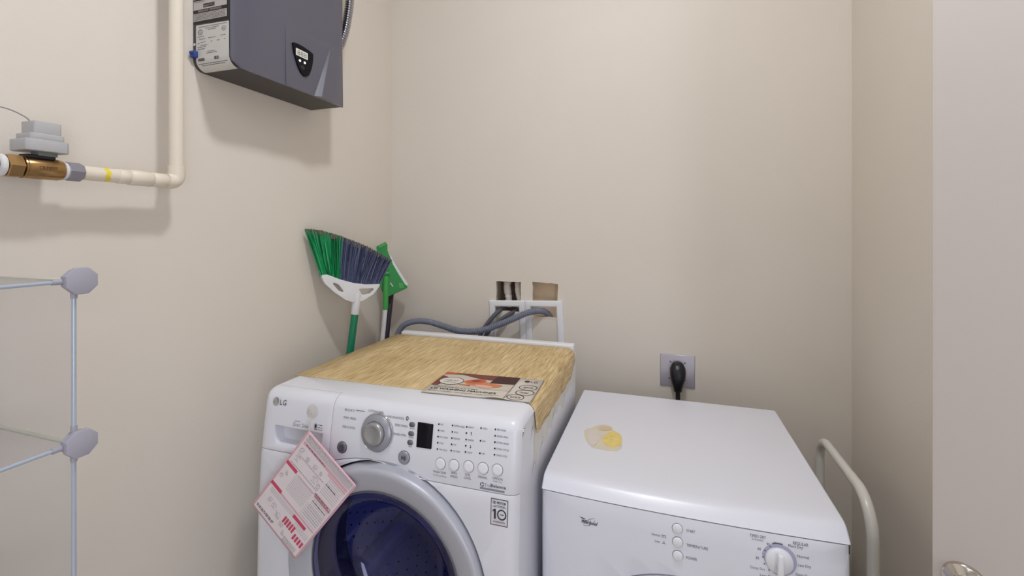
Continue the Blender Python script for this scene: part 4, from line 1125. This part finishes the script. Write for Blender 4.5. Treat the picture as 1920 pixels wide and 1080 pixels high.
# ---------------------------------------------------------------- trim frames on the back wall
tilt = math.radians(2.4)
e1 = Vector((math.cos(tilt), math.sin(tilt))); e2 = Vector((-math.sin(tilt), math.cos(tilt)))
F0 = Vector((-0.6676, 1.0905))
def fpt(u, v, y): q_ = F0+e1*u+e2*v; return (q_.x, y, q_.y)
def trim_frame(u0, u1, label):
    ft = thing('trim_frame', fpt((u0+u1)/2, -0.1, YB), label, 'frame', 'white trim frames')
    hgt = 0.205; w_ = 0.0250
    A_ = [(u0, 0), (u1, 0), (u1, -hgt), (u0, -hgt)]
    B_ = [(u0+w_, -w_), (u1-w_, -w_), (u1-w_, -hgt+w_), (u0+w_, -hgt+w_)]
    for k in range(4):
        a, b_, c_, d_ = A_[k], A_[(k+1) % 4], B_[(k+1) % 4], B_[k]
        bm = NB()
        def L(p, q_, t): return (p[0]+(q_[0]-p[0])*t, p[1]+(q_[1]-p[1])*t)
        prof = [(0.0, 0.0), (0.0, 0.007), (0.14, 0.0105), (0.55, 0.0120), (0.86, 0.0105), (1.0, 0.0070), (1.0, 0.0)]
        r1 = [bm.verts.new(fpt(*L(a, d_, t), YB-0.0003-h_)) for t, h_ in prof]; r2 = [bm.verts.new(fpt(*L(b_, c_, t), YB-0.0003-h_)) for t, h_ in prof]
        n_ = len(prof)
        for i in range(n_): bm.faces.new((r1[i], r1[(i+1) % n_], r2[(i+1) % n_], r2[i]))
        bm.faces.new(r1); bm.faces.new(r2[::-1])
        obj('frame_side', bm, FRAME, ft, 25)
trim_frame(0.0, 0.1515, 'left one of two joined white trim frames behind the washing machine, around two thin hoses')
trim_frame(0.1520, 0.3040, 'right one of two joined white trim frames behind the washing machine, around the thick ribbed hose')

# ---------------------------------------------------------------- hoses
pts = [(-1.0210, 1.6100, 0.7950), (-1.0310, 1.6100, 0.9025), (-1.0074, 1.6200, 0.9780), (-0.9567, 1.6300, 1.0054), (-0.8966, 1.6400, 1.0073), (-0.8323, 1.6450, 0.9933), (-0.7691, 1.6500, 0.9774), (-0.7092, 1.6550, 0.9763), (-0.6548, 1.6600, 0.9874), (-0.6029, 1.6700, 1.0076), (-0.5515, 1.6800, 1.0297), (-0.5010, 1.6920, 1.0533), (-0.4679, 1.7120, 1.0610), (-0.4441, 1.7360, 1.0583), (-0.4294, 1.7550, 1.0474), (-0.4212, 1.7660, 1.0343), (-0.4156, 1.7700, 1.0190)]
path = resample(smooth_path(pts, 14), 0.00105)
nP = len(path)
def hr(i):
    f_ = i/nP
    amp = 0.0015*min(1, max(0, (f_-0.34)/0.1))*min(1, max(0, (0.93-f_)/0.05))
    return 0.0118+amp*math.sin(i*2*math.pi/7)
top('drain_hose', sweep(NB(), path, hr, 14), HOSE, 'thick grey ribbed drain hose arching behind the washing machine into the right wall opening', 'hose', pts[0], 80)
pA = [(-0.6045, 1.7780, 1.0718), (-0.6128, 1.7550, 1.0597), (-0.6308, 1.7220, 1.0427), (-0.6588, 1.7050, 1.0076), (-0.6824, 1.6950, 0.9696), (-0.7013, 1.6850, 0.9213), (-0.7091, 1.6600, 0.8108)]
top('supply_hose', sweep(NB(), resample(smooth_path(pA, 10), 0.006), 0.0085, 12), HOSE2, 'upper of two thin dark grey hoses coming out of the left trim frame', 'hose', pA[0], 80)
pB = [(-0.5446, 1.7780, 1.0596), (-0.5592, 1.7520, 1.0501), (-0.5854, 1.7220, 1.0367), (-0.6239, 1.7030, 1.0060), (-0.6572, 1.6950, 0.9692), (-0.6806, 1.6850, 0.9166), (-0.6864, 1.6600, 0.8130)]
top('supply_hose', sweep(NB(), resample(smooth_path(pB, 10), 0.006), 0.0080, 12), HOSE2, 'lower of two thin dark grey hoses coming out of the left trim frame', 'hose', pB[0], 80)

# ---------------------------------------------------------------- outlet plate, plug and cord
OP = thing('power_outlet', (0.0547, YB, 0.8727), 'square brushed metal outlet plate on the back wall above the dryer', 'outlet')
bm = NB(); box(bm, (-0.0042, YB-0.0055, 0.8150), (0.1137, YB-0.0002, 0.9305)); bmesh.ops.recalc_face_normals(bm, faces=bm.faces)
es = [e for e in bm.edges if all(v.co.y < YB-0.003 for v in e.verts)]
bmesh.ops.bevel(bm, geom=es, offset=0.0035, segments=3, profile=0.5, affect='EDGES')
plate = obj('cover_plate', bm, PLATE, OP, 50)
obj('socket', lathe(NB(), [(0.0270, 0), (0.0265, 0.002), (0, 0.002)], frame((0.056, YB-0.0054, 0.874), (0, -1, 0)), 32), BLACK, OP)
for p in ((0.0310, 1.7350, 0.9039), (0.0796, 1.7350, 0.9022), (0.0274, 1.7350, 0.8436), (0.0796, 1.7350, 0.8413)):
    obj('screw', lathe(NB(), [(0.0034, 0), (0.0030, 0.0012), (0.0008, 0.0012), (0.0007, 0.0006), (0, 0.0006)], frame((p[0], YB-0.0054, p[2]), (0, -1, 0)), 12), SILVD, plate)
bm = NB(); secs = [(0.9085, 0.004, 0.010), (0.9060, 0.014, 0.018), (0.9000, 0.0205, 0.026), (0.8900, 0.0250, 0.034), (0.8760, 0.0275, 0.040), (0.8620, 0.0270, 0.043), (0.8460, 0.0235, 0.042), (0.8300, 0.0190, 0.037), (0.8140, 0.0150, 0.030), (0.8060, 0.0140, 0.026), (0.8055, 0.0100, 0.022)]
rings = []
for z, hw, dp in secs:
    cy = YB-0.0078-dp/2-0.004*(0.9085-z)/0.1
    rings.append([bm.verts.new((0.0555+hw*math.cos(2*math.pi*k/20)*(1 if abs(math.cos(2*math.pi*k/20)) < 0.8 else 0.97), cy+dp/2*math.sin(2*math.pi*k/20), z)) for k in range(20)])
for a, b_ in zip(rings, rings[1:]):
    for k in range(20): bm.faces.new((a[k], a[(k+1) % 20], b_[(k+1) % 20], b_[k]))
bm.faces.new(rings[0][::-1]); bm.faces.new(rings[-1])
plug = top('power_plug', bm, BLACK, 'black angled plug in the metal outlet plate, its cord running down behind the dryer', 'plug', (0.0555, YB-0.03, 0.86), 60)
bm = sweep(NB(), smooth_path([(0.0555, 1.708, 0.815), (0.0555, 1.707, 0.79), (0.0560, 1.704, 0.72), (0.060, 1.690, 0.55), (0.075, 1.675, 0.35), (0.09, 1.665, 0.15)], 8), 0.0078, 12)
obj('cord', bm, BLACK, plug, 80)
bm = NB(); box(bm, (0.0505, 1.6895, 0.8905), (0.0575, 1.6920, 0.8925), 0.0006); obj('plug_mark', bm, INKL, plug)

# ---------------------------------------------------------------- broom, head up, in the gap beside the washer
BO = Vector((-1.028, 1.337, 0)); BW = Vector((0.584, 0.811, 0)); BN = Vector((0.811, -0.584, 0))
def bp(u, z, n=0.0): return BO+BW*u+BN*n+Vector((0, 0, z))
BR = thing('broom', tuple(bp(-0.115, 0)), 'broom standing head up between washing machine and left wall, with green and slate bristles', 'broom')
def lerp_list(L, t):
    t = min(1, max(0, t))*(len(L)-1); i = min(int(t), len(L)-2); f_ = t-i
    return (L[i][0]+(L[i+1][0]-L[i][0])*f_, L[i][1]+(L[i+1][1]-L[i][1])*f_)
base = [(-0.1020, 1.2200), (-0.0700, 1.2130), (-0.0361, 1.1990), (0.0, 1.1890), (0.0375, 1.1820), (0.0970, 1.1790)]
tips = [(-0.1540, 1.3800), (-0.1000, 1.3740), (-0.0450, 1.3570), (0.0, 1.3390), (0.0375, 1.3235), (0.0900, 1.2960), (0.1390, 1.2680)]
rb = random.Random(9)
def strands(n, t0, t1, dust):
    bm = NB()
    for k in range(n):
        t = t0+(t1-t0)*rb.random()
        b_ = lerp_list(base, t+rb.uniform(-0.01, 0.01)); q_ = lerp_list(tips, t+rb.uniform(-0.018, 0.018))
        n0 = rb.uniform(-0.012, 0.012); n1 = rb.uniform(-0.016, 0.020)*(0.45 if t < 0.12 else 1)
        if t < 0.10: n1 = abs(n1)*0.8
        L_ = 1+rb.uniform(-0.035, 0.012)
        q_ = (b_[0]+(q_[0]-b_[0])*L_, b_[1]+(q_[1]-b_[1])*L_)
        if dust: 
            f0 = 0.915+rb.uniform(-0.03, 0.04)
            s0 = (b_[0]+(q_[0]-b_[0])*f0, b_[1]+(q_[1]-b_[1])*f0); nn = n0+(n1-n0)*f0
            p0, p1 = bp(*s0, nn), bp(q_[0]+rb.uniform(-0.003, 0.003), q_[1]+rb.uniform(-0.001, 0.003), n1)
            w0, w1 = 0.0015, 0.0009
        else:
            p0, p1 = bp(*b_, n0), bp(*q_, n1); w0, w1 = 0.0014, 0.0011
        d = (p1-p0).normalized(); s_ = d.cross(BN).normalized()
        v0 = [bm.verts.new(p0+s_*w0), bm.verts.new(p0+BN*w0), bm.verts.new(p0-s_*w0)]
        v1 = [bm.verts.new(p1+s_*w1), bm.verts.new(p1+BN*w1), bm.verts.new(p1-s_*w1)]
        mi_ = 0 if dust else rb.choice((0, 0, 0, 1, 1, 2))
        for i in range(3): bm.faces.new((v0[i], v0[(i+1) % 3], v1[(i+1) % 3], v1[i])).material_index = mi_
        bm.faces.new(v1).material_index = mi_
    return bm
head_pts = [(-0.1058, 1.2277), (-0.0852, 1.2277), (-0.0425, 1.2084), (-0.0011, 1.1943), (0.0413, 1.1857), (0.0963, 1.1830), (0.0934, 1.1761), (0.0709, 1.1484), (0.0356, 1.1298), (0.0243, 1.1278), (-0.0053, 1.1287), (-0.0262, 1.1380), (-0.0644, 1.1681), (-0.0931, 1.1981)]
hl_ = fillet([(-0.0761, 1.2065), (-0.0485, 1.1913), (-0.0235, 1.1581), (-0.0503, 1.1722)], 0.004, 3)
hr_ = fillet([(0.0169, 1.1732), (0.0787, 1.1698), (0.0584, 1.1514), (0.0318, 1.1488)], 0.004, 3)
bm = surf(fillet(head_pts, 0.004, 3), [hl_, hr_], lambda u, v: tuple(bp(u, v, 0.014)))
bmesh.ops.recalc_face_normals(bm, faces=bm.faces)
for f in bm.faces:
    if f.normal.dot(BN) < 0: f.normal_flip()
o = obj('head_bracket', bm, WHT, BR, 40, recalc=False); add_mods(o, 0.028, 0.006, seg=3)
o = obj('green_bristles', strands(420, 0.0, 0.37, False), GREEN, BR); o['kind'] = 'stuff'; o['label'] = 'green bristles'
o = obj('grey_bristles', strands(680, 0.36, 1.0, False), SLATE, BR); o['kind'] = 'stuff'; o['label'] = 'slate grey bristles'
o = obj('bristle_tips', strands(900, 0.0, 1.0, True), DUST, BR); o['kind'] = 'stuff'; o['label'] = 'dusty brown bristle tips'
hd = Vector(bp(0.0076, 1.062))-Vector(bp(-0.0053, 0.9612)); hd.normalize()
h0 = Vector(bp(0.0076, 1.062))
def hz(z): return h0+hd*((z-1.062)/hd.z)
obj('neck', lathe(NB(), [(0.0138, 0), (0.0145, 0.001), (0.0150, 0.045), (0.0165, 0.060), (0.0165, 0.075)], frame(hz(1.082), hd, (0, 1, 0)), 20), WHT, BR, 50)
obj('handle', sweep(NB(), [hz(0.004), hz(0.5), hz(1.084)], 0.0125, 18), GREENH, BR, 50)

# ---------------------------------------------------------------- flat mop, head up
MO = Vector((-1.07, 1.60, 0)); MW = Vector((0.8, 0.6, 0)); MN = Vector((0.6, -0.8, 0))
def mp_(u, z, n=0.0): return MO+MW*u+MN*n+Vector((0, 0, z))
MP = thing('flat_mop', (-1.09, 1.46, 0), 'green flat mop with white tube handle standing head up in the corner behind the broom', 'mop')
def plate2(pts, n0, th, m, nm, bev=0.002):
    bm = prism(NB(), [tuple(mp_(u, v, n0)) for u, v in pts], tuple(MN*-th)); bmesh.ops.recalc_face_normals(bm, faces=bm.faces)
    o_ = obj(nm, bm, m, MP, 40); add_mods(o_, None, bev); return o_
outl = [(-0.0330, 1.3087), (0.0024, 1.3289), (0.0108, 1.3169), (0.0108, 1.2929), (0.0172, 1.2775), (0.0320, 1.2358), (0.0554, 1.1935), (0.0811, 1.1508), (0.0919, 1.1426), (0.0898, 1.1350), (0.0426, 1.1151), (0.0129, 1.1012), (-0.0080, 1.1196), (-0.0226, 1.1592), (-0.0206, 1.2067), (-0.0268, 1.2502)]
plate2(outl, -0.012, 0.012, GREENM, 'head_plate', 0.0025)
plate2([(0.0129, 1.2885), (0.0277, 1.2664), (0.0426, 1.2355), (0.0682, 1.1931), (0.0941, 1.1514), (0.0898, 1.1372), (0.0426, 1.1173), (0.0003, 1.1061), (-0.0206, 1.1634), (-0.0185, 1.2717)], -0.0245, 0.005, WHT, 'cleaning_pad', 0.001)
plate2(fillet([(0.0532, 1.1607), (0.0725, 1.1566), (0.0768, 1.1378), (0.0575, 1.1353)], 0.002, 3), -0.010, 0.003, GREENL, 'cloth_clip', 0.0006)
plate2(fillet([(-0.0268, 1.3108), (0.0003, 1.3257), (0.0066, 1.3191), (-0.0206, 1.3020)], 0.001, 2), -0.010, 0.003, GREENL, 'cloth_clip', 0.0006)
bm = NB(); patch(bm, [(0.0193, 1.1598), (0.0235, 1.1618), (0.0341, 1.1461), (0.0309, 1.1429)], lambda u, v: tuple(mp_(u, v, -0.0112))); obj('printed_mark', bm, PAPER, MP)
T0 = mp_(0.0006, 1.0583, 0.012); B0 = Vector((-1.092, 1.462, 0.004))
dv = (T0-B0).normalized()
N1 = mp_(0.0045, 1.196, 0.010)
obj('handle', sweep(NB(), [B0, B0.lerp(T0, 0.5), T0], 0.0092, 16), WHT, MP, 50)
bm = sweep(NB(), [T0-dv*0.004, T0+dv*0.006, T0.lerp(N1, 0.5), T0.lerp(N1, 0.92), N1], lambda i: (0.0100, 0.0112, 0.0110, 0.0098, 0.0085)[i], 16); obj('neck', bm, GREENL, MP, 50)
bm = lathe(NB(), [(0.0115, -0.010), (0.0115, 0.010)], frame(N1+MN*0.0+Vector((0, 0, 0.004)), MW), 18)
lathe(bm, [(0, -0.010), (0.0115, -0.010)], frame(N1+Vector((0, 0, 0.004)), MW), 18); lathe(bm, [(0.0115, 0.010), (0, 0.010)], frame(N1+Vector((0, 0, 0.004)), MW), 18)
bmesh.ops.remove_doubles(bm, verts=bm.verts, dist=1e-5); obj('swivel_joint', bm, GREENM, MP, 50)
bm = NB(); prism(bm, [tuple(mp_(u, v, -0.012)) for u, v in fillet([(-0.010, 1.192), (0.020, 1.192), (0.020, 1.216), (-0.010, 1.216)], 0.006, 4)], tuple(MN*0.012)); bmesh.ops.recalc_face_normals(bm, faces=bm.faces); obj('swivel_base', bm, GREENM, MP, 40)
# dark pole behind it
q0 = Vector((-1.110, 1.490, 0.004)); q1 = Vector((-1.0815, 1.6630, 1.112)); q1 = q0+(q1-q0)*1.03
bm = sweep(NB(), [q0, q0.lerp(q1, 0.5), q1-(q1-q0).normalized()*0.004, q1], lambda i: 0.0112 if i < 3 else 0.008, 18)
top('dark_pole', bm, DKPOLE, 'dark pole leaning in the corner behind the green mop', 'pole', tuple(q0), 50)

# ---------------------------------------------------------------- white tube rail beside the dryer
RX = 0.46
RL_ = thing('tube_rail', (RX, 1.43, 0), 'white bent metal tube rail standing between the dryer and the right wall', 'rail')
def arc(cy, cz, r_, a0, a1, n_=10): return [(RX, cy+r_*math.cos(a0+(a1-a0)*k/n_), cz+r_*math.sin(a0+(a1-a0)*k/n_)) for k in range(n_+1)]
zt = 0.7515
path = [(RX, 1.614, 0.014), (RX, 1.614, 0.6)]+arc(1.614-0.068, zt-0.068, 0.068, 0, math.pi/2)+[(RX, 1.372, zt-0.001)]
obj('rear_tube', sweep(NB(), path, 0.0118, 18), RAIL, RL_, 60)
path = [(RX, 1.376, zt-0.001)]+[(RX, 1.246+0.088+0.088*math.cos(a), zt-0.089+0.088*math.sin(a)) for a in [math.pi/2+math.pi/2*k/14 for k in range(15)]]+[(RX, 1.246, 0.5), (RX, 1.246, 0.014)]
obj('front_tube', sweep(NB(), path, 0.0126, 18), RAIL, RL_, 60)
obj('crossbar', sweep(NB(), [(RX, 1.246, 0.22), (RX, 1.614, 0.22)], 0.0095, 14), RAIL, RL_, 60)
for y in (1.246, 1.614):
    obj('rubber_foot', lathe(NB(), [(0, 0.0), (0.019, 0.0), (0.019, 0.012), (0.0155, 0.030), (0, 0.030)], frame((RX, y, 0.0), (0, 0, 1), (0, 1, 0)), 18), RUBBER, RL_)

# ---------------------------------------------------------------- ceiling lamp over the machines
CL = thing('ceiling_lamp', (-0.10, 0.58, H), 'round flush ceiling lamp above the washing machine', 'lamp')
Mcl = frame((-0.10, 0.58, H), (0, 0, -1), (0, 1, 0))
obj('lamp_base', lathe(NB(), [(0, 0.0), (0.115, 0.0), (0.115, 0.018), (0.10, 0.022)], Mcl, 40), PLAS, CL)
lm = mat('lamp_glass', (255, 250, 240), 0.4, emit=((246, 249, 255), LAMP_POWER))
obj('lamp_shade', lathe(NB(), [(0.098, 0.0195), (0.097, 0.0235), (0.085, 0.0265), (0.05, 0.0275), (0, 0.0278)], Mcl, 40), lm, CL, 60)
